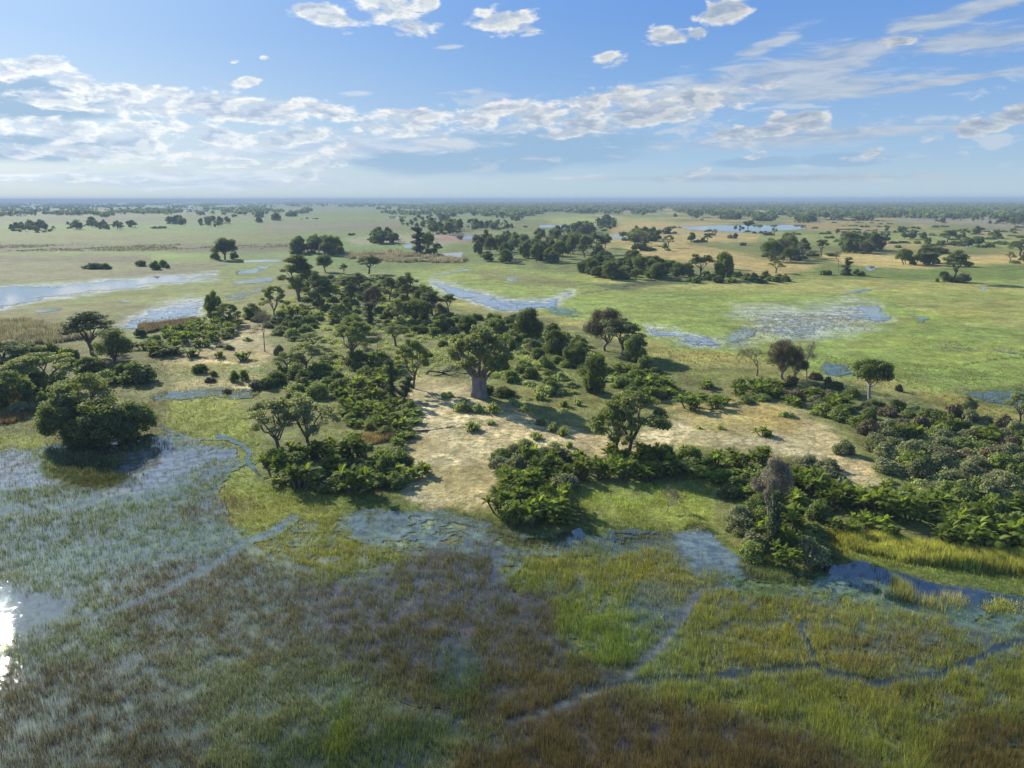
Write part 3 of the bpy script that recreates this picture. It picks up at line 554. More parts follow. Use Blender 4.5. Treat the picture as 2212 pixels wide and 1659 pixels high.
# ------------------------------------------------------------------ plant meshes
M = dict(
    dense=leaf_mat('dense_leaf', (0.057, 0.084, 0.031), (0.171, 0.215, 0.061), .34),
    feather=leaf_mat('feathery_leaf', (0.108, 0.135, 0.052), (0.248, 0.285, 0.103), .34, .15),
    feather_pale=leaf_mat('pale_feathery_leaf', (.130, .155, .092), (.250, .285, .155), .45, .1),
    feather_dark=leaf_mat('dark_feathery_leaf', (0.072, 0.100, 0.045), (0.179, 0.215, 0.088), .28, .15),
    baobab=leaf_mat('baobab_leaf', (.095, .118, .050), (.230, .262, .115), .38, .1),
    bush=leaf_mat('bush_leaf', (0.075, 0.106, 0.032), (0.224, 0.274, 0.069), .32, .28),
    grey=leaf_mat('grey_green_leaf', (0.099, 0.115, 0.061), (0.233, 0.253, 0.123), .28, .22),
    sage=leaf_mat('sage_leaf', (0.159, 0.200, 0.086), (0.345, 0.400, 0.159), .38, .2),
    palm=leaf_mat('palm_leaf', (0.058, 0.098, 0.020), (0.189, 0.241, 0.042), .45, .28),
    palm_light=leaf_mat('sunny_palm_leaf', (.065, .10, .02), (.22, .27, .048), .42, .2),  # brighter copy of the palm leaf, sunlight put into its colour
    twig=leaf_mat('bare_twigs', (.115, .100, .068), (.24, .21, .155), .1, .15),
    twig_brown=leaf_mat('brown_twigs', (.085, .070, .034), (.185, .155, .085), .1, .15),
    creeper=leaf_mat('creeper_leaf', (0.041, 0.062, 0.028), (0.103, 0.131, 0.062), .25, .15),
    bark=bark_mat('brown_bark', (.055, .042, .032), (.14, .115, .09)),
    bark_pale=bark_mat('pale_bark', (.20, .17, .14), (.42, .37, .31)),
    bark_baobab=bark_mat('baobab_bark', (.105, .082, .074), (.27, .215, .19), 1.2),
    bark_dead=bark_mat('weathered_dead_wood', (.10, .085, .075), (.24, .21, .19)),
)
def tube(V, F, pts, rad, k=6):
    """append a tapering tube through pts"""
    pts = np.asarray(pts, float); n = len(pts); base = len(V)
    for i in range(n):
        d = pts[min(i + 1, n - 1)] - pts[max(i - 1, 0)]; d = d / (np.linalg.norm(d) + 1e-9)
        u = np.cross(d, [0.31, .95, .1]); u /= np.linalg.norm(u) + 1e-9; w = np.cross(d, u)
        for j in range(k):
            a = 2 * math.pi * j / k; V.append(pts[i] + rad[i] * (math.cos(a) * u + math.sin(a) * w))
    for i in range(n - 1):
        for j in range(k):
            F.append((base + i * k + j, base + i * k + (j + 1) % k, base + (i + 1) * k + (j + 1) % k, base + (i + 1) * k + j))
def limb(a, b, g, sag=.12, n=5):
    a, b = np.asarray(a, float), np.asarray(b, float); L = np.linalg.norm(b - a); t = np.linspace(0, 1, n)[:, None]
    p = a + (b - a) * t; p[:, 2] += np.sin(t[:, 0] * math.pi) * -L * sag * .3 + (t[:, 0] ** 2 - t[:, 0]) * -L * sag
    p[1:-1] += g.normal(0, L * .04, (n - 2, 3)); return p
def leafset(g, cen, rad, n, size, asp=1.6, up=.0, shell=.55, v0=None):
    """n leaf quads through a set of ellipsoid clumps"""
    cen, rad = np.asarray(cen, float), np.asarray(rad, float); vol = (rad[:, 0] * rad[:, 1] * rad[:, 2]) ** (2 / 3); pr = vol / vol.sum()
    k = g.choice(len(cen), n, p=pr); d = g.normal(0, 1, (n, 3)); d /= np.linalg.norm(d, axis=1)[:, None]
    rr = np.where(g.uniform(0, 1, n) < .7, g.uniform(shell, 1.08, n), g.uniform(0, 1, n))[:, None]
    p = cen[k] + d * rad[k] * rr
    nrm = d * .95 + g.normal(0, .6, (n, 3)) + np.array([0, 0, up]); nrm /= np.linalg.norm(nrm, axis=1)[:, None]
    u = np.cross(nrm, g.normal(0, 1, (n, 3))); u /= np.linalg.norm(u, axis=1)[:, None] + 1e-9; w = np.cross(nrm, u)
    s = size * g.uniform(.6, 1.4, n)[:, None]
    V = np.stack([p - u * s * asp / 2, p + w * s / 2, p + u * s * asp / 2, p - w * s / 2], 1)
    v = g.uniform(0, 1, len(cen))[k] * .5 + g.uniform(0, 1, n) * .5
    return V.reshape(-1, 3), np.repeat(v, 4)
def leaf_mesh(name, V, v, mat):
    return new_mesh(name, V, np.arange(len(V)).reshape(-1, 4), mat, dict(v=v))
def tree_parts(seed, H, Wd, style, leaf='dense', bark='bark', n=5000, lsize=.34, trunk_h=None, tr=None, nclump=None, twigs=True, asp=1.7):
    """returns trunk mesh and crown mesh for a tree H tall, crown Wd wide, standing at the origin"""
    g = np.random.default_rng(seed); TV, TF = [], []; R0 = Wd / 2; C, Rd = [], []
    if style == 'thick':          # leafy to the ground
        th = H * .12; m = nclump or 34
        for i in range(m):
            a = g.uniform(0, 2 * math.pi); e = math.asin(g.uniform(-.85, 1)); rr = R0 * g.uniform(.58, .80); r = R0 * g.uniform(.20, .36)
            C.append((math.cos(a) * math.cos(e) * rr * (1.12 if e < 0 else 1), math.sin(a) * math.cos(e) * rr * (1.12 if e < 0 else 1), max(r * .6, H * .47 + math.sin(e) * H * .42))); Rd.append((r, r, r * .9))
        C.append((0, 0, H * .45)); Rd.append((R0 * .62, R0 * .62, H * .38))
    elif style == 'dense':
        th = trunk_h or H * .22; m = nclump or 26
        for i in range(m):
            a = g.uniform(0, 2 * math.pi); e = g.uniform(-.35, 1) ** 1; el = math.asin(max(-.5, min(1, e))); rr = R0 * g.uniform(.60, .82)
            zc = th + (H - th) * .42; r = R0 * g.uniform(.22, .40)
            C.append((math.cos(a) * math.cos(el) * rr, math.sin(a) * math.cos(el) * rr, zc + math.sin(el) * (H - th) * .48)); Rd.append((r, r, r * .85))
        C.append((0, 0, th + (H - th) * .45)); Rd.append((R0 * .6, R0 * .6, (H - th) * .38))
    elif style == 'feather':      # layered, airy, wide crown
        th = trunk_h or H * .33; m = nclump or 26
        for i in range(m):
            a = g.uniform(0, 2 * math.pi); q = g.uniform(.05, 1) ** .6; rr = R0 * q * .84
            zc = th * 1.15 + (H - th * 1.15) * ((1 - q ** 2) * .75 + .2 * g.uniform(-.3, 1)) * g.uniform(.55, 1.0) + (H - th) * .10
            r = R0 * g.uniform(.20, .34); C.append((math.cos(a) * rr, math.sin(a) * rr, min(zc, H - r * .3))); Rd.append((r, r, r * g.uniform(.35, .55)))
    elif style == 'umbrella':     # wide open dome on spreading boughs
        th = trunk_h or H * .26; m = nclump or 40
        for i in range(m):
            a = g.uniform(0, 2 * math.pi); q = g.uniform(.03, 1) ** .55; r = R0 * g.uniform(.13, .23); zc = H * (.93 - .40 * q ** 2.2) - g.uniform(0, .14) * H
            C.append((math.cos(a) * R0 * q * .86, math.sin(a) * R0 * q * .86, zc)); Rd.append((r, r, r * .42))
    elif style == 'baobab':
        th = H * .30; m = 64
        for i in range(m):
            a = g.uniform(0, 2 * math.pi); e = math.asin(g.uniform(-.42, 1)); rr = R0 * g.uniform(.45, .95); r = R0 * g.uniform(.12, .22)
            C.append((math.cos(a) * math.cos(e) * rr, math.sin(a) * math.cos(e) * rr, H * .55 + math.sin(e) * H * .38)); Rd.append((r, r, r * .8))
    elif style == 'column':       # creeper-clad trunk
        th = H * .1; m = 16
        for i in range(m):
            z = H * (i + .5) / m; r = R0 * (.62 + .38 * math.sin(i * 1.7 + seed)) * (1 - .25 * i / m); C.append((g.normal(0, R0 * .18), g.normal(0, R0 * .18), z)); Rd.append((r, r, H / m * 1.2))
    elif style == 'vase':         # bare limbs reaching up and out
        th = trunk_h or H * .35; m = nclump or 14
        for i in range(m):
            a = g.uniform(0, 2 * math.pi); q = g.uniform(.2, 1); C.append((math.cos(a) * R0 * q * .75, math.sin(a) * R0 * q * .75, th + (H - th) * g.uniform(.45, .88))); r = R0 * g.uniform(.22, .38); Rd.append((r, r, r * .6))
    C, Rd = np.array(C), np.array(Rd); tr = tr or H * .028
    lean = g.normal(0, H * .03, 2); top = np.array([lean[0], lean[1], th])
    if style == 'baobab':
        k = 22; zs = [0, .25, .9, 2.2, 3.8, th * .9, th * 1.08]; rs = [1.55, 1.28, 1.12, 1.0, .98, 1.12, .8]; b0 = len(TV)
        for z, r in zip(zs, rs):
            for j in range(k):
                a = 2 * math.pi * j / k; rr = tr * r * (1 + .07 * math.sin(a * 5 + 1) + .05 * math.sin(a * 9 + z)) ; TV.append(np.array([math.cos(a) * rr, math.sin(a) * rr, z]))
        for i in range(len(zs) - 1):
            for j in range(k): TF.append((b0 + i * k + j, b0 + i * k + (j + 1) % k, b0 + (i + 1) * k + (j + 1) % k, b0 + (i + 1) * k + j))
    elif style == 'column':
        tube(TV, TF, [(0, 0, -.3), (lean[0], lean[1], H * .5), (lean[0] * 1.5, lean[1] * 1.5, H * .97)], [tr * 1.3, tr, tr * .5], 7)
    else:
        tube(TV, TF, [(0, 0, -.3), (0, 0, .3), top * .5 + g.normal(0, H * .012, 3), top], [tr * 1.5, tr * 1.15, tr, tr * .9], 8)
    if style != 'column':
        nm = min(len(C), 6 if style != 'baobab' else 8); mains = []
        for i in range(nm):          # main limbs
            a = 2 * math.pi * (i + g.uniform(-.3, .3)) / nm; q = R0 * g.uniform(.32, .5); e = np.array([math.cos(a) * q, math.sin(a) * q, th + (H - th) * g.uniform(.25, .5)])
            st = top.copy()
            if style == 'baobab': st = np.array([math.cos(a) * tr * .65, math.sin(a) * tr * .65, th * .92]); e[2] = th + (H - th) * g.uniform(.12, .38); e[:2] *= 1.15
            else: st[2] *= g.uniform(.8, 1)
            r = tr * (.30 if style == 'baobab' else .6); p = limb(st, e, g, -.1); tube(TV, TF, p, np.linspace(r, r * .5, len(p)), 6); mains.append((p, r * .5))
        for c, rd in zip(C, Rd):     # branch from the nearest limb into each clump, then twigs
            j = int(np.argmin([np.linalg.norm(mm[0][-1] - c) for mm in mains])); p0 = mains[j][0][-1 if g.uniform() < .6 else 3]; r = mains[j][1] * .75
            p = limb(p0, c, g, -.08, 4); tube(TV, TF, p, np.linspace(r, r * .3, len(p)), 4)
            if twigs:
                for q in range(4):
                    d = g.normal(0, 1, 3); d /= np.linalg.norm(d); d[2] = abs(d[2]) * .6; e = c + d * rd * .95; tube(TV, TF, [c, (c + e) / 2 + g.normal(0, .1, 3), e], [r * .35, r * .2, r * .08], 3)
    tm = new_mesh('trunk', np.array(TV), [np.array(TF)], M[bark], smooth=True)
    cm = None
    if n: V, v = leafset(g, C, Rd, n, lsize, asp, .5 if style == 'feather' else .2, .5); cm = leaf_mesh('crown', V, v, M[leaf])
    return tm, cm
def bare_parts(seed, H, Wd, bark='bark_dead', twig='twig', ntw=900, trunk_h=.3, haze=1.0):
    """leafless tree: recursive branching, and a fuzz of fine twigs"""
    g = np.random.default_rng(seed); V, F, tips = [], [], []
    def go(p, d, L, r, k):
        n = 3; pts = [p]
        for i in range(n):
            d = d + g.normal(0, .14, 3); d[2] += .03; d /= np.linalg.norm(d); p = p + d * L / n; pts.append(p)
        tube(V, F, pts, np.linspace(r, r * .62, n + 1), 6 if k > 2 else 4)
        if k == 0: tips.append(p); return
        for b in range(3 if k < 3 else 2 + (g.uniform() < .5)):
            s = g.normal(0, 1, 3); s -= s.dot(d) * d; s /= np.linalg.norm(s); e = d * g.uniform(.55, .9) + s * g.uniform(.5, .95) * (Wd / H) * 1.05; e[2] += .12; e /= np.linalg.norm(e); go(p, e, L * g.uniform(.62, .85), r * .6, k - 1)
        if k < 3: tips.append(p)
    go(np.array([0, 0, -.2]), np.array([g.normal(0, .08), g.normal(0, .08), 1.]), H * trunk_h, H * .024, 4)
    A = np.array(V); zx = A[:, 2].max(); wx = max(np.ptp(A[:, 0]), np.ptp(A[:, 1])); sx = Wd * .9 / wx; sz = H * .97 / zx
    A = A * np.array([sx, sx, sz]); T = np.array(tips) * np.array([sx, sx, sz])
    tm = new_mesh('trunk', A, [np.array(F)], M[bark], smooth=True)
    k = g.integers(0, len(T), ntw); p = T[k] + g.normal(0, Wd * .025, (ntw, 3)); d = g.normal(0, 1, (ntw, 3)) + (T[k] - np.array([0, 0, H * .45])) / H * 1.5; d /= np.linalg.norm(d, axis=1)[:, None]
    L = Wd * .11 * g.uniform(.5, 1.3, ntw)[:, None] * haze; u = np.cross(d, g.normal(0, 1, (ntw, 3))); u /= np.linalg.norm(u, axis=1)[:, None]; w = .028
    Q = np.stack([p - u * w, p + u * w, p + d * L + u * w * .4, p + d * L - u * w * .4], 1).reshape(-1, 3)
    cm = leaf_mesh('twigs', Q, np.repeat(g.uniform(0, 1, ntw), 4), M[twig]); return tm, cm
def bush_mesh(seed, Wd=4.0, H=2.8, leaf='bush', n=2900, lsize=.185, m=16, up=.3, upright=False):
    g = np.random.default_rng(seed); C, Rd = [], []
    for i in range(m):
        a = g.uniform(0, 2 * math.pi); q = g.uniform(0, 1) ** .6; r = Wd * g.uniform(.13, .24); rz = r * g.uniform(.7, 1.0)
        zc = (H - rz) * (1 - .75 * q ** 2) * g.uniform(.5, 1.0); C.append((math.cos(a) * (Wd / 2 - r) * q, math.sin(a) * (Wd / 2 - r) * q, max(rz * .6, zc))); Rd.append((r, r, rz))
    V, v = leafset(g, C, Rd, n, lsize, 1.6, up, .5); V[:, 2] = np.maximum(V[:, 2], -.05); return leaf_mesh('bush', V, v, M[leaf])
def shrub_mesh(seed, Wd=2.2, H=1.5, leaf='sage', n=520):
    """upright wands from one foot, leafy"""
    g = np.random.default_rng(seed); m = 46; a = g.uniform(0, 2 * math.pi, m); q = g.uniform(0, 1, m) ** .7; e = np.stack([np.cos(a) * q * Wd / 2, np.sin(a) * q * Wd / 2, H * (1 - .45 * q ** 2) * g.uniform(.7, 1, m)], 1)
    k = g.integers(0, m, n); t = g.uniform(.25, 1, n)[:, None]; b = e[k] * np.array([.35, .35, 0]); p = b + (e[k] - b) * t + g.normal(0, .06, (n, 3)); d = e[k] - b; d /= np.linalg.norm(d, axis=1)[:, None]
    d = d + g.normal(0, .35, (n, 3)); d /= np.linalg.norm(d, axis=1)[:, None]; u = np.cross(d, g.normal(0, 1, (n, 3))); u /= np.linalg.norm(u, axis=1)[:, None]; L = .22 * g.uniform(.7, 1.5, n)[:, None]; w = .07
    Q = np.stack([p - d * L, p + u * w, p + d * L, p - u * w], 1).reshape(-1, 3); Q[:, 2] = np.maximum(Q[:, 2], -.03); return leaf_mesh('shrub', Q, np.repeat(g.uniform(0, 1, m)[k] * .5 + g.uniform(0, .5, n), 4), M[leaf])
def palm_parts(seed, Wd=5.0, H=3.6, nst=9, leaf='palm', nfr=13):
    """clump of reclining date palms: several short stems, each a fountain of arching fronds"""
    g = np.random.default_rng(seed); SV, SF = [], []; Q, vv = [], []
    for s in range(nst):
        a = g.uniform(0, 2 * math.pi); q = Wd * .36 * (s > 0) * g.uniform(.3, 1.1); h = H * g.uniform(.15, .66) * (1.15 if s == 0 else 1); top = np.array([math.cos(a) * q, math.sin(a) * q, h]); base = top * np.array([.5, .5, 0])
        tube(SV, SF, [base, (base + top) / 2 + g.normal(0, .05, 3), top], [.14, .12, .12], 6); sv = g.uniform(0, .35)
        for f in range(nfr):
            az = 2 * math.pi * (f * .382) + g.uniform(-.2, .2); el = g.uniform(.22, 1.08); L = Wd * g.uniform(.19, .31); d0 = np.array([math.cos(az) * math.cos(el * 1.35), math.sin(az) * math.cos(el * 1.35), math.sin(el * 1.35)])
            m = 9; pts = [top]; d = d0.copy()
            for i in range(m): d = d + np.array([0, 0, -.06 - .024 * i]); d /= np.linalg.norm(d); pts.append(pts[-1] + d * L / m)
            pts = np.array(pts); side = np.array([-math.sin(az), math.cos(az), 0])
            fv = g.uniform(0, .6)
            for i in range(1, m + 1):
                t = i / m; lf = L * .25 * math.sin(math.pi * min(1, t * .88 + .1)) + .05; dd = pts[i] - pts[i - 1]; dd /= np.linalg.norm(dd)
                for sg in (-1, 1):
                    for h2 in (0, .33, .66):
                        p = pts[i] - dd * L / m * h2; tip = p + (side * sg * .8 + dd * .75) * lf + np.array([0, 0, -.12 - .22 * g.uniform()]) * lf; w = dd * .042
                        Q += [p - w, p + w, tip + w * .25, tip - w * .25]; vv.append(min(1, sv + fv + .25 * g.uniform()))
    sm = new_mesh('stem', np.array(SV), [np.array(SF)], M['bark'], smooth=True); return sm, leaf_mesh('fronds', np.array(Q), np.repeat(vv, 4), M[leaf])

# prototypes, sizes in metres: kind -> list of (parts {name: mesh}, height, width)
PR = {}
def proto(kind, parts, H, Wd): PR.setdefault(kind, []).append((parts, H, Wd))
def tp(kind, seeds, H, Wd, style, tight=False, **kw):
    for s in seeds:
        t, c = tree_parts(s, H, Wd, style, **kw); proto(kind, dict(trunk=t, **({'crown': c} if c else {})), H, Wd)
tp('baobab', [3], 16, 14, 'baobab', leaf='baobab', bark='bark_baobab', n=12000, lsize=.32, tr=1.45)
tp('feather', [11, 12, 13, 14], 14, 12, 'feather', leaf='feather', n=7000, lsize=.24)
tp('umbrella', [15, 16, 17, 18], 12, 13, 'umbrella', leaf='feather', n=8500, lsize=.24)
tp('umbrella_pale', [25, 26], 12, 13, 'umbrella', leaf='feather_pale', n=6000, lsize=.24)
tp('feather_dark', [21, 22, 23, 24], 14, 11, 'feather', leaf='feather_dark', n=8000, lsize=.26, nclump=34)
tp('sparse', [31, 32], 12, 10, 'feather', leaf='feather', n=3000, lsize=.26, nclump=22)
tp('twisted', [35, 36], 11, 9, 'vase', leaf='dense', n=2600, lsize=.3)
tp('dense', [41, 42, 43, 44, 45], 11, 9.5, 'dense', leaf='dense', n=9000, lsize=.26)
tp('pale_trunk', [39], 11, 9, 'dense', leaf='dense', bark='bark_pale', n=6000, lsize=.28, trunk_h=4.6, nclump=20)
tp('thick', [46, 47, 48, 49], 9, 9, 'thick', leaf='dense', n=11000, lsize=.26)
tp('far_thick', [66, 67, 68], 9, 9, 'thick', leaf='dense', n=1100, lsize=.8, nclump=18, twigs=False)
tp('column', [51, 52], 9, 2.8, 'column', leaf='creeper', n=3600, lsize=.2, tr=.35)
tp('far_dense', [61, 62, 63, 64], 10, 9.5, 'dense', leaf='dense', n=900, lsize=.8, nclump=14, twigs=False)
tp('far_feather', [71, 72, 73], 11, 10, 'feather', leaf='feather_dark', n=800, lsize=.75, nclump=16, twigs=False)
for s in (81, 82, 83):
    t, c = bare_parts(s, 9, 8); proto('bare', dict(trunk=t, twigs=c), 9, 8)
tp('twiggy', [84, 85], 11, 9, 'dense', leaf='twig_brown', bark='bark_dead', n=12000, lsize=.075, asp=9, nclump=24, trunk_h=2.2)
tp('twig_column', [88], 11, 6, 'dense', leaf='twig', bark='bark_dead', n=11000, lsize=.07, asp=9, nclump=18, trunk_h=4.2)
for s in range(5):
    proto('bush', dict(bush=bush_mesh(100 + s)), 2.8, 4.0)
    proto('dark_bush', dict(bush=bush_mesh(110 + s, leaf='dense', n=2900)), 2.8, 4.0)
    proto('grey_bush', dict(bush=bush_mesh(120 + s, leaf='grey', n=3300, lsize=.165)), 2.8, 4.0)
    proto('sage_bush', dict(bush=bush_mesh(130 + s, 3.2, 1.5, leaf='sage', n=1100, lsize=.2, m=10)), 1.5, 3.2)
    proto('shrub', dict(shrub=shrub_mesh(140 + s)), 1.5, 2.2)
    proto('brown_bush', dict(bush=bush_mesh(150 + s, leaf='twig_brown', n=3600, lsize=.2)), 2.8, 4.0)
    proto('far_bush', dict(bush=bush_mesh(160 + s, leaf='dense', n=320, lsize=.6)), 2.8, 4.0)
for s in range(5):
    a, b = palm_parts(200 + s); proto('palm', dict(stem=a, fronds=b), 3.6, 5.0)
    a, b = palm_parts(210 + s, leaf='palm_light'); proto('palm_light', dict(stem=a, fronds=b), 3.6, 5.0)
NAMES = dict(pale_trunk=('evergreen_tree', 'evergreen tree'), umbrella=('acacia_tree', 'acacia tree'), umbrella_pale=('acacia_tree', 'acacia tree'), baobab=('baobab_tree', 'baobab'), feather=('acacia_tree', 'acacia tree'), feather_dark=('acacia_tree', 'acacia tree'), sparse=('thorn_tree', 'thorn tree'), twisted=('candelabra_tree', 'tree'),
    dense=('evergreen_tree', 'evergreen tree'), column=('creeper_clad_tree', 'creeper-clad tree'), thick=('evergreen_tree', 'evergreen tree'), far_thick=('evergreen_tree', 'evergreen tree'), far_dense=('evergreen_tree', 'evergreen tree'), far_feather=('acacia_tree', 'acacia tree'), bare=('dead_tree', 'dead tree'), twiggy=('bare_tree', 'bare tree'),
    twig_column=('creeper_clad_tree', 'creeper-clad tree'), bush=('bush', 'bush'), dark_bush=('bush', 'bush'), grey_bush=('thorn_bush', 'thorn bush'), sage_bush=('scrub_bush', 'scrub'), shrub=('shrub', 'shrub'), brown_bush=('thorn_bush', 'thorn bush'), far_bush=('bush', 'bush'),
    palm=('date_palm', 'date palm'), palm_light=('date_palm', 'date palm'))
cnt = {}; REQ = []
def put(kind, x, y, h, w, label, group=None, rot=None, lean=None, z=0.0, var=None, own=False):
    i = cnt.get(kind, 0); cnt[kind] = i + 1
    REQ.append(dict(kind=kind, x=x, y=y, h=h, w=w, label=label, group=group, rot=random.uniform(0, 6.283) if rot is None else rot, lean=lean, z=z, v=PR[kind][(i if var is None else var) % len(PR[kind])], own=own))
def at(kind, bx, by, top, w, label, **kw):
    """stand a plant with its foot at (bx, by) and its top level with row `top` of the measured photograph"""
    x, y = (float(q) for q in G(bx, by)); d = ray(bx, top); t = math.hypot(x, y) / math.hypot(float(d[0]), float(d[1])); h = CAM_H + float(d[2]) * t
    return put(kind, x, y, max(h, .4), w * math.hypot(math.hypot(x, y), CAM_H) * K / FPX, label, own=True, **kw)

ORD = ['first', 'second', 'third', 'fourth', 'fifth', 'sixth', 'seventh', 'eighth', 'ninth', 'tenth'] + ['%dth' % i for i in range(11, 100)]
KIND_WORDS = dict(thick='evergreen', far_thick='evergreen', umbrella='umbrella tree', umbrella_pale='umbrella tree', bush='green bush', dark_bush='dark bush', grey_bush='grey-green bush', sage_bush='pale low bush', shrub='pale shrub', brown_bush='brown bush', palm='dark palm', palm_light='sunlit palm', dense='evergreen', feather='feathery tree', feather_dark='feathery tree',
    far_dense='evergreen', far_feather='flat tree', far_bush='low bush', twiggy='half-bare tree', bare='leafless tree', column='creeper-clad tree', sparse='thin tree', twisted='crooked tree')
def settle():
    """build the plants asked for: per kind the 290 that show largest as objects, the remainder as one mass"""
    by = {}
    for r in REQ: by.setdefault(NAMES[r['kind']][0], []).append(r)
    keep, rest = [], {}
    for nm, L in by.items():
        L.sort(key=lambda r: (not r['own'], -r['h'] * r['w'] / (r['x'] ** 2 + r['y'] ** 2))); keep += L[:290]
        if L[290:]: rest[nm] = L[290:]
    grp = {}
    for r in keep:
        if r['group']: grp.setdefault(r['group'], []).append(r)
    for gname, L in grp.items():
        L.sort(key=lambda r: r['y']); nrow = 1 if len(L) < 7 else 2 if len(L) < 16 else 3 if len(L) < 36 else 4; rows = ['front', 'back'] if nrow == 2 else ['front', 'middle', 'back'] if nrow == 3 else ['front', 'second', 'third', 'back'] if nrow == 4 else ['']
        per = {}
        for i, r in enumerate(L): per.setdefault((min(nrow - 1, i * nrow // len(L)), KIND_WORDS[r['kind']]), []).append(r)
        for (q, kw), LL in per.items():
            LL.sort(key=lambda r: math.atan2(r['x'], r['y'])); row = (rows[q] + ' row, ') if rows[q] else ''
            for i, r in enumerate(LL): r['label'] = (kw + ', ' + row if len(LL) == 1 else '%s %s from left, %s' % (ORD[i], kw, row)) + gname; r['label'] = r['label'].replace('  ', ' ')
    for r in keep:
        if len(r['label'].split()) > 16: r['label'] = r['label'].replace(' from left,', ',')
    for r in keep:
        parts, H, Wd = r['v']; nm, cat = NAMES[r['kind']]
        if len(parts) == 1: o = link(nm, next(iter(parts.values())))
        else:
            o = link(nm, None)
            for k, me in parts.items(): link(k, me, o)
        o.location = (r['x'], r['y'], r['z']); o.scale = (r['w'] / Wd, r['w'] / Wd, r['h'] / H); o.rotation_euler = (*(r['lean'] or (0, 0)), r['rot'])
        tag(o, r['label'], cat, r['group'] and 'plants ' + r['group'])
    cache = {}
    def data(me):
        if me.name not in cache:
            v = np.empty(len(me.vertices) * 3, np.float32); me.vertices.foreach_get('co', v); a = np.zeros(len(me.vertices), np.float32)
            if 'v' in me.attributes: me.attributes['v'].data.foreach_get('value', a)
            q = np.empty(len(me.loops), np.int32); me.loops.foreach_get('vertex_index', q); cache[me.name] = (v.reshape(-1, 3), a, q.reshape(-1, 4))
        return cache[me.name]
    for nm, L in rest.items():
        mats = {}; V, A, F, MI = [], [], [], []; off = 0
        for r in L:
            kk = {'dense': 'far_dense', 'thick': 'far_thick', 'feather': 'far_feather', 'feather_dark': 'far_feather', 'dark_bush': 'far_bush', 'bush': 'far_bush', 'grey_bush': 'far_bush'}.get(r['kind'], r['kind']); pv = PR[kk][len(V) % len(PR[kk])] if r['y'] > 330 else r['v']
            parts, H, Wd = pv; c, s_ = math.cos(r['rot']), math.sin(r['rot'])
            for me in parts.values():
                v, a, f = data(me); x = v[:, 0] * r['w'] / Wd; y = v[:, 1] * r['w'] / Wd
                V.append(np.stack([x * c - y * s_ + r['x'], x * s_ + y * c + r['y'], v[:, 2] * r['h'] / H], 1)); A.append(a); F.append(f + off); off += len(v)
                MI.append(np.full(len(f), mats.setdefault(me.materials[0].name, len(mats)), np.int32))
        me = new_mesh('background_' + nm, np.concatenate(V), [np.concatenate(F)], None, dict(v=np.concatenate(A)))
        for mn in mats: me.materials.append(bpy.data.materials[mn])
        me.polygons.foreach_set('material_index', np.concatenate(MI)); o = link('background_growth', me); tag(o, 'small distant growth of the same kind as the nearer ' + nm.replace('_', ' '), 'growth', kind='stuff')
    print('KEPT', len(keep), {k: len(v) for k, v in by.items()})
    for r in keep:
        if not 4 <= len(r['label'].split()) <= 16: print('LABEL', len(r['label'].split()), r['label'])

# ------------------------------------------------------------------ single trees of the island
at('baobab', 1035, 860, 698, 152, 'great baobab with a thick pinkish trunk and a rounded crown standing on the bare sand')
at('feather_dark', 647, 652, 549, 84, 'tallest feathery tree at the upper left shoulder of the island')
at('feather_dark', 690, 666, 580, 62, 'broad dark feathery tree just right of the tallest one at the island shoulder')
at('umbrella', 595, 690, 608, 62, 'slender airy tree leaning beside the channel at the left edge of the island')
at('bare', 572, 762, 668, 56, 'nearly leafless tree with forked trunk alone on the sandy clearing')
at('thick', 463, 690, 627, 40, 'dark egg-shaped evergreen beside the left channel')
at('umbrella', 492, 702, 650, 60, 'flat-topped grey tree touching the dark egg-shaped evergreen')
at('dense', 703, 588, 549, 38, 'small round tree at the far tip of the island')
at('feather_dark', 797, 592, 547, 58, 'flat-crowned tree on bare limbs at the far tip of the island')
at('feather_dark', 743, 592, 568, 22, 'tiny umbrella-shaped tree between the two trees at the island tip')
at('feather_dark', 842, 654, 598, 44, 'narrow feathery tree left of its taller windswept neighbour')
at('feather_dark', 880, 658, 582, 58, 'windswept feathery tree at the upper right of the island')
at('dense', 920, 678, 614, 50, 'dark leafy tree right of the windswept feathery tree')
at('twisted', 970, 676, 635, 40, 'sparse crooked tree with open twisted limbs by the right-hand meadow')
at('thick', 1141, 732, 664, 60, 'dark clumpy evergreen on the far side of the thicket behind the baobab')
at('umbrella', 765, 780, 683, 112, 'big feathery tree with layered boughs in the middle of the island')
at('bare', 815, 783, 716, 44, 'bare forked tree leaning against the big feathery tree in the middle', lean=(0, R(-12)))
at('umbrella_pale', 661, 806, 735, 92, 'pale see-through thorn tree with a light trunk left of the middle')
at('sparse', 622, 806, 752, 60, 'low see-through thorn tree spreading left of its paler twin')
at('umbrella', 893, 841, 724, 88, 'open feathery tree with a straight dark trunk left of the baobab')
at('column', 846, 862, 779, 28, 'upright brown creeper-clad stump like a pillar')
at('column', 868, 864, 812, 36, 'leaning lower mass of creeper against the upright pillar', lean=(0, R(18)))
at('umbrella_pale', 604, 985, 846, 152, 'airy grey tree with long leaning boughs over the marsh edge', lean=(0, R(-9)))
at('umbrella_pale', 670, 985, 836, 146, 'wide pale feathery tree on a dark trunk above the front palm bank')
at('twiggy', 1306, 760, 662, 86, 'tall tree with brownish half-bare crown and pale double trunk')
at('feather_dark', 1345, 770, 684, 92, 'large dark dome-crowned tree joined to the half-bare one')
at('thick', 1372, 782, 722, 56, 'lower dark tree at the right foot of the dome-crowned tree')
at('thick', 1285, 850, 763, 54, 'dark creeper-smothered tree in front of the half-bare tree')
at('umbrella', 1362, 990, 830, 168, 'umbrella-crowned tree on two dark stems at the sunny clearing', rot=.6)
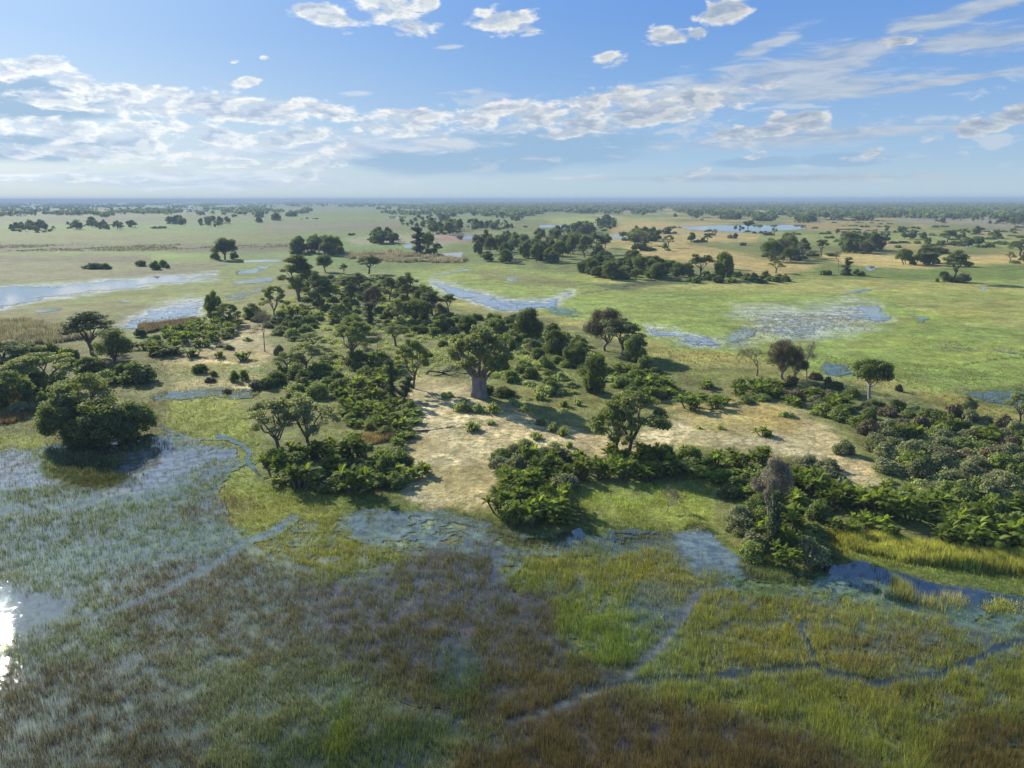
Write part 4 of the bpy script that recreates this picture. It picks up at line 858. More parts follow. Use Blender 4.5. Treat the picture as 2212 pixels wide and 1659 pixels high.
at('umbrella', 1332, 985, 846, 104, 'left half of the twin umbrella trees, its stem leaning and wrapped in creeper', lean=(0, R(-20)))
at('column', 1322, 975, 880, 26, 'dark creeper hanging on the leaning stem of the twin umbrella tree', lean=(0, R(-18)))
at('bare', 1634, 814, 752, 50, 'small dead tree, leftmost of the row at the bank of the right meadow')
at('twiggy', 1690, 822, 733, 78, 'dense purple-brown bare tree at the bank of the right meadow')
at('twiggy', 1720, 824, 758, 40, 'lower right side of the purple-brown bare tree')
at('bare', 1743, 824, 739, 54, 'tall pale leafless tree right of the purple-brown one')
at('brown_bush', 1762, 822, 800, 34, 'small brown thorn bush at the foot of the pale leafless tree')
at('brown_bush', 1789, 838, 806, 20, 'narrow grey-brown bush between the bare trees and the pale-trunked tree')
at('pale_trunk', 1878, 868, 776, 84, 'spreading tree with white trunk and dark green top beside the right meadow')
at('brown_bush', 1941, 846, 822, 18, 'straggly dead shrub hanging alone at the meadow edge')
at('dark_bush', 2021, 920, 874, 52, 'rounded dark grey bush standing above the right thicket')
at('brown_bush', 2058, 918, 864, 44, 'bare brown bush right of the rounded dark grey bush')
at('feather_dark', 2090, 915, 854, 36, 'small flat-topped tree at the top of the right thicket')
at('sparse', 2200, 922, 836, 56, 'pale-trunked tree with thin crown cut by the right edge')
at('twig_column', 1658, 1150, 985, 78, 'grey-purple dead tree wrapped in bare creeper above the palm islet')
at('column', 1670, 1190, 1060, 42, 'leafy creeper pillar hanging in front of the grey-purple dead tree')
at('bare', 1440, 1112, 1052, 52, 'leafless grey shrub alone on the bright grass')
# left woodland
at('feather_dark', 200, 768, 672, 112, 'tall hazy feathery tree at the back of the left woodland')
at('dense', 248, 792, 712, 76, 'dark broad tree at the right side of the left woodland')
at('umbrella', 96, 838, 752, 150, 'wide flat-crowned acacia in the middle of the left woodland')
at('feather_dark', 10, 812, 722, 92, 'dim feathery tree cut by the left edge of the frame')
at('dark_bush', 300, 828, 774, 88, 'smooth dark mound of bush at the right end of the left woodland')
at('feather', 178, 935, 794, 140, 'tall feathery tree rising out of the big dark clump by the marsh')
at('thick', 150, 950, 850, 105, 'left lobe of the big dark evergreen clump by the marsh')
at('thick', 222, 960, 862, 120, 'middle lobe of the big dark evergreen clump by the marsh')
at('thick', 290, 945, 866, 88, 'right lobe of the big dark evergreen clump by the marsh')
at('thick', 190, 962, 885, 90, 'lowest front lobe of the big dark evergreen clump by the marsh')
at('grey_bush', 50, 892, 862, 66, 'pale grey-green bush left of the big dark clump')
at('grey_bush', 90, 885, 860, 40, 'small pale bush wedged against the big dark clump')
for (x, y, t, w, k, l) in [
    (20, 880, 800, 90, 'thick', 'dark tree in shade at the left edge below the flat-crowned acacia'), (60, 850, 790, 70, 'thick', 'dark low tree under the left side of the flat-crowned acacia'), (130, 850, 800, 60, 'dark_bush', 'dark bush under the right side of the flat-crowned acacia'),
    (195, 812, 770, 60, 'thick', 'dark rounded tree between the flat-crowned acacia and the dark broad tree'), (150, 790, 740, 50, 'bush', 'green bush behind the flat-crowned acacia'), (110, 770, 735, 50, 'bush', 'green bush at the back left of the left woodland'),
    (60, 780, 740, 60, 'thick', 'dark tree at the back of the woodland near the left edge'), (230, 830, 795, 60, 'bush', 'green bush in front of the dark broad tree of the left woodland'), (265, 815, 780, 40, 'bush', 'green bush between the dark broad tree and the smooth mound'),
    (40, 815, 760, 60, 'bush', 'green bush left of the flat-crowned acacia trunk'), (100, 875, 840, 50, 'dark_bush', 'dark bush behind the pale bushes at far left'), (5, 845, 800, 50, 'dark_bush', 'dark bush at the frame edge under the dim feathery tree')]:
    at(k, x, y, t, w, l)
# solitary plants of the clearings
for (x, y, t, w, k, l) in [
    (365, 768, 742, 66, 'palm', 'wide low palm clump at the left of the sandy clearing'), (413, 772, 750, 46, 'palm', 'small palm clump right of the wide low one on the clearing'), (435, 805, 779, 44, 'dark_bush', 'round dark bush alone at the foot of the clearing'),
    (462, 812, 798, 22, 'dark_bush', 'tiny dark bush touching the round dark bush'), (472, 774, 757, 28, 'palm', 'small palm tuft in the middle of the clearing'), (525, 777, 757, 44, 'palm', 'palm tuft left of the nearly leafless tree'),
    (508, 824, 796, 26, 'dark_bush', 'dark bush, left one of the pair above the narrow pool'), (527, 820, 792, 26, 'bush', 'green bush, right one of the pair above the narrow pool'), (603, 770, 738, 26, 'brown_bush', 'thin greyish bush right of the nearly leafless tree'),
    (302, 727, 706, 30, 'dark_bush', 'small dark bush by the water between woodland and island'), (475, 752, 741, 26, 'sage_bush', 'low pale bush at the top of the sandy clearing'), (495, 757, 742, 30, 'dark_bush', 'low dark bush beside the pale one at the top of the clearing'),
    (535, 738, 727, 26, 'sage_bush', 'flat pale scrub left of the nearly leafless tree'),
    (455, 825, 812, 26, 'brown_bush', 'brown sedge clump left of the narrow pool edge'), (555, 838, 815, 46, 'brown_bush', 'brown thorny scrub right above the narrow pool'), (490, 848, 836, 22, 'brown_bush', 'brown tussock standing in the narrow pool'),
    (1020, 931, 909, 42, 'shrub', 'bright green rounded shrub alone on the bare sand'), (1062, 919, 906, 26, 'shrub', 'small pale shrub right of the bright one on the sand'), (1170, 919, 899, 32, 'dark_bush', 'dark compact bush on the sand right of the baobab shadow'),
    (857, 967, 936, 46, 'palm_light', 'single yellow-green palm at the left edge of the sand'), (916, 1028, 998, 54, 'palm', 'dark low palm at the bottom left of the sand'), (1160, 951, 933, 36, 'shrub', 'green shrub in the middle right of the sand'),
    (1230, 969, 952, 24, 'shrub', 'small round shrub left of the twin umbrella trees'), (1177, 852, 824, 50, 'sage_bush', 'pale spreading bush behind the right end of the baobab shadow'), (1214, 853, 834, 40, 'sage_bush', 'pale bush right beside the spreading one'), (1166, 864, 847, 38, 'shrub', 'pale tufted shrub in front of the spreading pale bush'),
    (1216, 944, 920, 26, 'shrub', 'tall pale upright succulent shrub right of the sand'), (1196, 935, 913, 26, 'shrub', 'pale upright shrub left of the tallest succulent'), (1218, 880, 862, 26, 'shrub', 'small pale shrub above the shadowed sand'), (1248, 876, 860, 26, 'shrub', 'pale shrub near the left umbrella crown'),
    (1000, 890, 862, 46, 'sage_bush', 'grey-green scrub left in the baobab shade'), (1035, 892, 866, 40, 'sage_bush', 'grey-green scrub in front of the baobab trunk'), (1066, 895, 870, 40, 'shrub', 'upright grey-green shrub right in the baobab shade'), (1110, 876, 858, 40, 'sage_bush', 'low scrub at the right side of the baobab foot'),
    (1135, 890, 876, 28, 'shrub', 'small scrub in the long baobab shadow'), (1050, 850, 826, 60, 'dark_bush', 'dark bush close behind the right of the baobab trunk'), (1090, 856, 832, 66, 'dark_bush', 'broad dark bush right behind the baobab'), (965, 860, 842, 34, 'sage_bush', 'pale bush left of the baobab trunk'),
    (1653, 944, 920, 46, 'palm', 'single dark bush-palm alone on the golden grass'), (1822, 984, 944, 52, 'grey_bush', 'grey arching thorn bush at the right end of the clearing'), (1700, 902, 884, 44, 'sage_bush', 'pale green bush at the upper edge of the golden grass'),
    (1555, 930, 918, 20, 'shrub', 'tiny grey tuft left on the golden grass'), (1512, 930, 920, 16, 'shrub', 'tiniest grey tuft at the left of the golden grass'), (1488, 1002, 984, 40, 'sage_bush', 'pale bush on sand above the front palm row'), (1535, 1005, 986, 36, 'palm', 'small dark palm tuft above the front palm row'),
    (1465, 992, 978, 34, 'sage_bush', 'flat pale scrub right of the umbrella trees'), (1500, 998, 982, 22, 'shrub', 'pale tuft between the scrub and the small dark palm'), (1920, 1046, 1030, 34, 'sage_bush', 'low pale scrub near the end of the sand strip'), (1925, 1056, 1036, 20, 'dark_bush', 'dark tuft at the end of the sand strip')]:
    at(k, x, y, t, w, l)

# ------------------------------------------------------------------ thickets: many alike plants, one group each
def fill(poly, kinds, gap, hrange, wrange, label, group, nmax=999, z=0.0):
    """plants of the given kinds through a patch drawn on the ground, no two closer than gap metres"""
    q = np.asarray(poly, float); xs, ys = G(q[:, 0], q[:, 1]); pts = []; tries = 0
    ks = [k for k, w in kinds]; ws = [w for k, w in kinds]
    while len(pts) < nmax and tries < 6000:
        tries += 1; a = random.uniform(xs.min(), xs.max()); b = random.uniform(ys.min(), ys.max()); px, py = PX(np.array([a]), np.array([b]))
        if sdist(px, py, q)[0] <= 0: continue
        if any((a - c) ** 2 + (b - e) ** 2 < gap * gap for c, e in pts): continue
        gapn = float(fbm(np.array([a / 11]), np.array([b / 11]), 303, 2)[0])
        if gapn > .73: continue
        pts.append((a, b)); k = random.choices(ks, ws)[0]; f = FS.get(k, (1, 1)); h = random.uniform(hrange[0] * .75, hrange[1]) * f[0]; w = random.uniform(*wrange) * f[1]
        put(k, a, b, h, w, label, group=group)
FS = dict(thick=(1.9, 1.5), palm=(1.15, 1.15), palm_light=(1.15, 1.15), sage_bush=(.6, .9), shrub=(.6, .7), dense=(2.3, 1.5), feather_dark=(2.6, 1.9), feather=(2.6, 1.9), column=(1.7, .5), brown_bush=(.95, .95), far_bush=(1, 1), twiggy=(2.2, 1.5), bare=(2.2, 1.4), sparse=(2.2, 1.7))
LBL = dict(bush='leafy green bush %s', dark_bush='dark green bush %s', grey_bush='grey-green bush %s', sage_bush='pale low bush %s', shrub='pale upright shrub %s', brown_bush='brown thorny bush %s', palm='dark green date palm clump %s', palm_light='sunlit yellow-green palm clump %s',
    dense='dark evergreen tree %s', feather='feathery tree %s', feather_dark='dark feathery tree %s', far_dense='dark evergreen tree %s', far_feather='feathery flat-crowned tree %s', far_bush='dark low bush %s', twiggy='brownish half-bare tree %s', bare='leafless tree %s', column='creeper-clad tree %s', sparse='thin-crowned tree %s', twisted='crooked tree %s')
T = fill
T([(640, 640), (720, 600), (820, 600), (900, 640), (980, 690), (960, 720), (800, 700), (660, 690)], [('bush', 5), ('dark_bush', 2), ('grey_bush', 3), ('sage_bush', 2), ('dense', .6), ('feather_dark', .5)], 8, (2.6, 4.6), (6, 8.5), 'in the thicket between the far tip and the middle of the island', 'of the far island thicket')
T([(880, 690), (980, 690), (1110, 690), (1260, 740), (1300, 800), (1180, 790), (1040, 740), (900, 730)], [('bush', 7), ('dark_bush', 2), ('grey_bush', 2), ('sage_bush', 2)], 6.4, (3.0, 5.0), (5, 8), 'in the thicket behind the baobab along the right bank', 'of the thicket behind the baobab')
T([(1130, 790), (1270, 800), (1420, 800), (1440, 860), (1340, 870), (1260, 850), (1200, 850), (1100, 830)], [('dark_bush', 2), ('bush', 6), ('palm', 2), ('sage_bush', 3)], 5.6, (2.2, 4.4), (4.5, 7), 'between the baobab and the large dome-crowned tree', 'of the thicket right of the baobab')
T([(1340, 830), (1400, 815), (1450, 850), (1440, 870), (1360, 868)], [('palm', 3), ('dark_bush', 2)], 4.5, (2.2, 3.4), (4.5, 6.5), 'at the foot of the dome-crowned tree near the twin umbrella trees', 'below the dome-crowned tree')
T([(445, 695), (520, 690), (500, 730), (420, 760), (330, 770), (310, 750), (380, 715)], [('palm_light', 4), ('palm', 3), ('bush', 3)], 5.0, (2.2, 3.8), (5, 7), 'in the row along the left bank beside the channel', 'of the left bank')
T([(560, 690), (640, 670), (700, 690), (640, 740), (580, 720)], [('bush', 4), ('dark_bush', 3), ('palm_light', 1), ('grey_bush', 2)], 6.0, (2.5, 4.2), (5, 8), 'below the tallest tree at the island shoulder', 'below the tallest tree')
T([(640, 740), (720, 690), (860, 710), (960, 740), (980, 800), (880, 800), (700, 790)], [('sage_bush', 8), ('bush', 1)], 9.5, (1.8, 2.8), (4, 7), 'on the scrubby middle of the island', 'of the island')
T([(650, 800), (720, 770), (830, 775), (850, 830), (760, 850), (690, 830)], [('palm_light', 3), ('palm', 1.5), ('bush', 3)], 6.0, (2.4, 3.6), (4.5, 7), 'between the see-through thorn trees and the creeper pillar', 'of the creeper pillar')
T([(575, 830), (640, 800), (750, 830), (740, 868), (640, 862), (590, 865)], [('dark_bush', 6), ('bush', 3)], 4.2, (2.8, 4.4), (5, 7.5), 'in the dark rounded bank above the narrow pool', 'above the narrow pool')
T([(760, 850), (840, 855), (890, 890), (890, 950), (830, 950), (760, 920), (735, 880)], [('palm_light', 6), ('palm', 1.5), ('bush', 4)], 3.5, (1.8, 3.4), (4, 6), 'in the sunlit palm bank left of the bare sand', 'of the bank left of the sand')
T([(570, 1010), (680, 985), (760, 960), (860, 990), (890, 1040), (850, 1062), (730, 1062), (600, 1052)], [('palm_light', 3), ('palm', 3), ('dark_bush', 2), ('bush', 4)], 3.3, (2.4, 4.4), (4.5, 6.5), 'in the rounded front bank over the marsh under the two feathery trees', 'of the front bank')
T([(1080, 990), (1210, 985), (1250, 1040), (1200, 1075), (1090, 1070)], [('palm', 4), ('grey_bush', 3), ('bush', 2)], 3.4, (2.4, 3.8), (4, 6), 'in the clump between the sand and the marsh islet', 'of the clump below the sand')
T([(1075, 1075), (1140, 1060), (1220, 1080), (1225, 1120), (1160, 1155), (1085, 1125)], [('palm', 5), ('palm_light', 1), ('bush', 3)], 2.9, (2.8, 4.2), (4.5, 6), 'on the rounded islet at the marsh edge in the middle', 'of the middle islet')
T([(1110, 965), (1150, 960), (1200, 965), (1190, 990), (1110, 990)], [('sage_bush', 4), ('shrub', 3), ('grey_bush', 2)], 3.0, (2.2, 3.2), (3, 5), 'on the sand above the middle clump', 'on the lower right sand')
T([(1250, 1000), (1350, 990), (1480, 1000), (1480, 1042), (1360, 1040), (1255, 1035)], [('palm', 5), ('bush', 4)], 3.4, (2.4, 3.8), (4.5, 6), 'in the row at the feet of the twin umbrella trees', 'below the umbrella trees')
T([(1470, 985), (1540, 1000), (1640, 1000), (1640, 1040), (1540, 1045), (1480, 1030)], [('palm', 5), ('bush', 4)], 3.5, (1.8, 3.4), (4.5, 6), 'in the row below the golden grass', 'below the golden grass')
T([(1455, 870), (1520, 840), (1640, 835), (1660, 870), (1560, 888), (1470, 888)], [('palm', 5), ('bush', 4)], 4.2, (2.2, 3.6), (4.5, 6.5), 'in the bank left of the bare trees by the right meadow', 'of the bank by the right meadow')
T([(1650, 835), (1800, 840), (1900, 875), (2010, 915), (1960, 960), (1850, 930), (1750, 890), (1660, 860)], [('palm', 3), ('dark_bush', 3), ('brown_bush', 2), ('grey_bush', 2), ('bush', 2)], 4.2, (2.2, 3.6), (4.5, 6.5), 'along the upper edge of the right thicket', 'of the right thicket')
T([(1860, 930), (2000, 930), (2120, 920), (2330, 950), (2330, 1090), (2140, 1090), (1960, 1070), (1900, 1000)], [('grey_bush', 9), ('dark_bush', 2), ('bush', 2), ('brown_bush', 1)], 3.7, (2.8, 4.6), (4.8, 7), 'in the great grey thicket at the right', 'of the great right thicket', nmax=150)
T([(2060, 930), (2200, 940), (2330, 960), (2330, 1000), (2190, 985)], [('palm_light', 4), ('bush', 4)], 4.4, (2.6, 4.0), (4.5, 6.5), 'in the sunny upper part of the right thicket', 'of the right thicket', nmax=22)
T([(1850, 1090), (1960, 1070), (2140, 1085), (2330, 1090), (2330, 1190), (2200, 1190), (2080, 1180), (2030, 1140), (1900, 1120)], [('palm', 6), ('bush', 3), ('grey_bush', 2)], 3.5, (2.2, 4.4), (4.8, 6.5), 'in the palm belt below the great right thicket', 'of the lower right belt', nmax=70)
T([(1620, 1040), (1700, 1030), (1800, 1070), (1830, 1110), (1760, 1130), (1640, 1110), (1570, 1070)], [('palm', 5), ('dark_bush', 3), ('grey_bush', 3)], 3.3, (2.4, 3.8), (4.5, 6), 'between the termite mound and the grey-purple dead tree', 'of the termite mound')
T([(1590, 1130), (1680, 1120), (1770, 1160), (1775, 1200), (1740, 1232), (1640, 1225), (1590, 1180)], [('palm', 6), ('bush', 2), ('grey_bush', 1.5)], 2.9, (2.6, 3.9), (4, 5.6), 'on the palm islet around the grey-purple dead tree', 'of the right islet')
T([(1690, 1010), (1760, 1000), (1810, 1030), (1770, 1050), (1700, 1045)], [('grey_bush', 5), ('brown_bush', 2)], 3.4, (2.2, 3.4), (4.5, 6), 'behind the termite mound', 'behind the termite mound')
for (x, y, t, w, l) in [(1825, 1158, 1118, 66, 'left palm of the three in front of the right belt, above the yellow reeds'), (1868, 1146, 1104, 60, 'middle palm of the three in front of the right belt'), (1912, 1162, 1112, 78, 'right and largest palm of the three above the yellow reeds'), (2062, 1185, 1130, 86, 'palm clump overhanging the yellow reeds left of the belt end'), (1800, 1100, 1050, 60, 'palm just left below the termite mound')]:
    at('palm', x, y, t, w, l)
T([(960, 870), (1240, 830), (1260, 900), (1150, 905), (1080, 880), (1000, 900)], [('shrub', 5), ('sage_bush', 3)], 7, (1.4, 2.2), (2.4, 3.6), 'scattered in the baobab shade', 'by the baobab', nmax=24)
T([(640, 700), (900, 700), (980, 780), (880, 810), (640, 790)], [('dense', 2), ('feather', 3), ('dark_bush', 5)], 19, (2.4, 3.4), (4, 6), 'standing singly in the scrubby middle of the island', 'in the middle scrub', nmax=22)

for (x, y, t, w, k, l) in [(668, 640, 575, 60, 'feather_dark', 'feathery tree behind the two tallest trees of the shoulder'), (722, 668, 612, 52, 'feather', 'grey feathery tree right of the broad dark one at the shoulder'), (760, 660, 606, 46, 'feather_dark', 'dark layered tree in the far thicket, middle of three'), (808, 672, 618, 44, 'twiggy', 'brownish thin-leaved tree in the far thicket, right of the layered one'),
    (735, 705, 652, 50, 'umbrella', 'flat-topped tree between the far thicket and the pale scrub'), (858, 700, 642, 50, 'feather', 'feathery tree in front of the windswept one'), (800, 705, 655, 30, 'column', 'dark creeper column in the far thicket'), (955, 720, 678, 46, 'thick', 'round dark tree where the two thickets meet'),
    (1010, 722, 680, 44, 'thick', 'round evergreen behind the baobab on the left'), (1075, 735, 688, 46, 'dense', 'evergreen with bare twigs above the thicket right behind the baobab'), (1200, 768, 712, 60, 'thick', 'broad bushy evergreen left of the half-bare tree'), (1240, 790, 740, 54, 'thick', 'low evergreen in front of the half-bare tree'),
    (545, 690, 655, 44, 'thick', 'dark bushy tree between the channel and the slender airy tree'), (1395, 800, 756, 44, 'dark_bush', 'dark bush casting its shade on the meadow below the dome-crowned tree')]:
    at(k, x, y, t, w, l)
# ------------------------------------------------------------------ islands and trees of the plain beyond
def island(x0, x1, yb, yt, label, mix='ef', n=None, hm=(8, 13), low=.35):
    """wooded patch: feet from yb upwards, tallest tops at yt"""
    xa, ya = (float(v) for v in G((x0 + x1) / 2, yb)); pw = math.hypot(ya, CAM_H) * K / FPX; wid = (x1 - x0) * pw
    hpx = 11 / pw; back = max(yt + hpx * .9, 440) if yt + hpx < yb else yb - 2
    _, y2 = (float(v) for v in G((x0 + x1) / 2, back)); dep = max(y2 - ya, 3)
    fill_n = n or max(2, min(48, int(wid * (dep + 14) / 105))); xc, _ = G((x0 + x1) / 2, yb); xc = float(xc); H1 = (yb - yt) * pw
    hmax = min(hm[1], max(2.2, H1)) if back > yb - 4 else hm[1]
    for i in range(fill_n):
        for _ in range(40):
            u, v = random.uniform(-1, 1), random.uniform(-1, 1)
            if u * u + v * v < 1: break
        a = xc * (1 + (v * dep / 2 + dep / 2) / ya) + u * (wid / 2 - 2); b = ya + dep / 2 + v * dep / 2
        isb = random.random() < low or hmax < 5; lone = hmax * random.choice([.5, .6, .75, .9, 1.15]) * random.uniform(.9, 1.1)
        if isb: put('far_bush' if pw > .35 else random.choice(['dark_bush', 'bush', 'dark_bush', 'grey_bush']), a, b, min(hmax, random.uniform(2.2, 4.4)), random.uniform(5, 9), label, group=label)
        else:
            k = random.choices(['far_dense', 'far_thick', 'far_feather'], [3, 4, 3])[0] if pw > .42 else random.choices(['dense', 'thick', 'feather_dark', 'sparse', 'twiggy'], [4, 4, 3, 1, .6])[0]
            put(k, a, b, lone, lone * random.uniform(.8, 1.1), label, group=label)
ISL = [
    (10, 126, 503, 476, 'in the wood cut by the left edge'), (135, 303, 498, 472, 'in the long low wood across the left plain'), (318, 362, 494, 489, 'in the tiny scrub patch right of the long low wood'), (356, 408, 486, 465, 'in the copse below the far forest'),
    (420, 504, 491, 463, 'in the wood before the lone dark clumps'), (84, 165, 445, 438, 'in the flat dark wood near the horizon at far left'), (205, 340, 466, 446, 'in the broad wood left of the far forest'), (10, 90, 468, 453, 'in the small wood high at the left edge'), (138, 198, 465, 450, 'in the paired clumps near the left horizon'),
    (225, 259, 445, 438, 'in the small flat clump near the left horizon'), (340, 500, 461, 440, 'in the left half of the far forest'), (490, 640, 458, 437, 'in the right half of the far forest'), (548, 571, 470, 460, 'in the lone round clump under the far forest'), (586, 608, 478, 458, 'in the lone tall clump beside the far forest'),
    (551, 568, 481, 471, 'in the tiny clump below the lone round one'), (617, 645, 468, 460, 'in the tiny clump right of the lone tall one'),
    (843, 1012, 496, 456, 'in the large wood at the upper centre'), (925, 1002, 508, 474, 'in the front lobe of the large upper wood'), (1002, 1118, 497, 473, 'in the right arm of the large upper wood'), (1058, 1146, 479, 452, 'behind the right arm of the upper wood'),
    (790, 866, 529, 490, 'in the oval wood left of the upper centre'), (618, 690, 550, 518, 'in the wood just beyond the island tip'), (680, 750, 553, 516, 'in the copse beyond the island tip'), (892, 962, 553, 528, 'in the low scrub around the lone vine-clad tree'),
    (1181, 1294, 515, 480, 'in the wood behind the great dark grove'), (1281, 1337, 496, 466, 'in the wood left of the lagoon'), (1354, 1424, 525, 494, 'in the open wood above the great dark grove'), (1350, 1477, 542, 520, 'in the low belt right of the great dark grove'),
    (1637, 1750, 570, 509, 'in the grove left of the vase-shaped tree'), (1806, 1902, 549, 512, 'in the grove right of the vase-shaped tree'), (1929, 2042, 573, 535, 'in the island with a brown tree at right'), (2155, 2260, 569, 547, 'in the low island cut by the right edge'),
    (2005, 2102, 610, 588, 'in the bushes round the tall tree at right'), (1746, 1889, 595, 578, 'in the low island with the bare pole tree'), (2025, 2145, 482, 446, 'in the dense wood near the upper right'), (1740, 1765, 480, 462, 'in the first clump right of the lagoon horizon'),
    (1710, 1765, 482, 462, 'in the clump above the lagoon end'), (1776, 1906, 478, 462, 'in the long wood above the right plain'), (1985, 2030, 466, 450, 'in the wood left of the dense upper right wood'), (1241, 1294, 462, 452, 'in the small wood near the centre horizon'), (1357, 1404, 464, 449, 'in the wood above the lagoon left end'),
    (1567, 1600, 516, 503, 'on the small islet below the lagoon'), (1477, 1540, 524, 505, 'on the islets left below the lagoon'), (1420, 1470, 506, 492, 'in the scrub left of the lagoon'), (2160, 2212, 486, 462, 'in the wood at the upper right edge'),
    (1550, 1600, 475, 462, 'in the clump above the lagoon middle'), (1480, 1520, 472, 452, 'in the clump above the lagoon left'), (1620, 1680, 478, 466, 'in the low patch above the lagoon right'), (1880, 1990, 470, 452, 'in the far belt at right centre'),
]
for s in ISL: island(*s)
LOW = [(1980, 2010, 516, 506, 0), (1970, 1996, 527, 519, 0), (2105, 2150, 535, 525, 0), (2130, 2195, 516, 498, 0), (1777, 1802, 516, 509, 0), (1797, 1822, 523, 518, 0), (1690, 1708, 517, 509, 0), (1594, 1622, 531, 521, 0), (2006, 2062, 492, 481, 0), (1950, 1994, 495, 484, 0), (1886, 1926, 510, 502, 0),
       (1770, 1860, 504, 490, 0), (1703, 1728, 508, 499, 0), (1742, 1766, 495, 487, 0), (1582, 1614, 493, 478, 0), (1620, 1664, 505, 497, 0), (1514, 1538, 501, 494, 0), (1512, 1522, 476, 469, 0), (1536, 1570, 472, 462, 0), (1850, 1882, 492, 480, 0), (1640, 1667, 468, 460, 0), (1560, 1640, 462, 452, 0), (1930, 1950, 536, 530, 0),
       (1297, 1312, 500, 490, 0), (1398, 1430, 512, 500, 0), (1440, 1480, 494, 486, 0), (751, 770, 509, 498, 0), (2117, 2130, 498, 492, 0), (1340, 1360, 520, 512, 0), (1212, 1232, 500, 494, 0), (1128, 1140, 492, 486, 0), (1325, 1350, 455, 448, 0), (640, 690, 474, 468, 0)]
for i, (a, b, c, d, _) in enumerate(LOW):
    island(a, b, c, d, 'on one of the little scrub islets of the far right plain', n=3 if b - a < 40 else 6, low=.7 if c - d > 12 else 1)
def islets():
    g = random.Random(4); made = 0; taken = [((s[0] + s[1]) / 2, s[2]) for s in ISL + LOW]
    while made < 150:
        py = 437 + 95 * g.random() ** 2.0; px = g.uniform(1180, 2330) if py < 500 else g.uniform(1760, 2330)
        if (1440 < px < 1770 and 480 < py < 506) or (1150 < px < 1480 and 464 < py < 490) or any(abs(px - q[0]) < 22 and abs(py - q[1]) < 5 for q in taken): continue
        made += 1; taken.append((px, py)); x, y = (float(v) for v in G(px, py)); L = g.uniform(10, 45); n = int(2 + L / 7); tall = g.random() < .45
        for i in range(n):
            u = g.uniform(-1, 1); a = x + u * L / 2; b_ = y + g.uniform(-6, 6)
            if tall and g.random() < .55: k = g.choice(['far_dense', 'far_thick', 'far_feather']); h = g.uniform(5, 12); put(k, a, b_, h, h * g.uniform(.8, 1.2), '', group='on the scrub islets of the right plain')
            else: put('far_bush', a, b_, g.uniform(1.6, 3.6) * (1.2 - abs(u) * .6), g.uniform(6, 12), '', group='on the scrub islets of the right plain')
islets()
# the great dark grove and its front row
T([(1018, 560), (1030, 530), (1120, 520), (1230, 545), (1240, 570), (1160, 574), (1060, 566)], [('thick', 6), ('dense', 3)], 7.5, (4.6, 7.4), (6, 8.5), 'in the great dark grove beyond the right meadow', 'of the great dark grove', nmax=48)
T([(1150, 520), (1230, 520), (1300, 550), (1240, 560)], [('dense', 4), ('feather_dark', 3)], 10, (6.0, 8.0), (7, 9.5), 'rising at the back of the great dark grove', 'of the great dark grove', nmax=12)
T([(1240, 600), (1260, 575), (1340, 572), (1480, 590), (1500, 602), (1380, 606), (1290, 604)], [('thick', 8), ('dense', 1), ('bush', 2)], 6.5, (3.4, 5.6), (5.5, 8), 'in the front row of the grove facing the green meadow', 'of the grove front row', nmax=44)
T([(1480, 606), (1500, 595), (1690, 600), (1700, 610), (1600, 614), (1500, 612)], [('dark_bush', 6), ('bush', 3)], 5.0, (3.2, 5.0), (6, 9), 'in the hedge at the right end of the grove', 'of the hedge right of the grove', nmax=26)
T([(1250, 555), (1340, 550), (1440, 560), (1460, 575), (1340, 572)], [('dark_bush', 3), ('bush', 2), ('dense', 1)], 9, (2.6, 4.0), (6, 9), 'behind the front row of the grove', 'behind the front row', nmax=20)
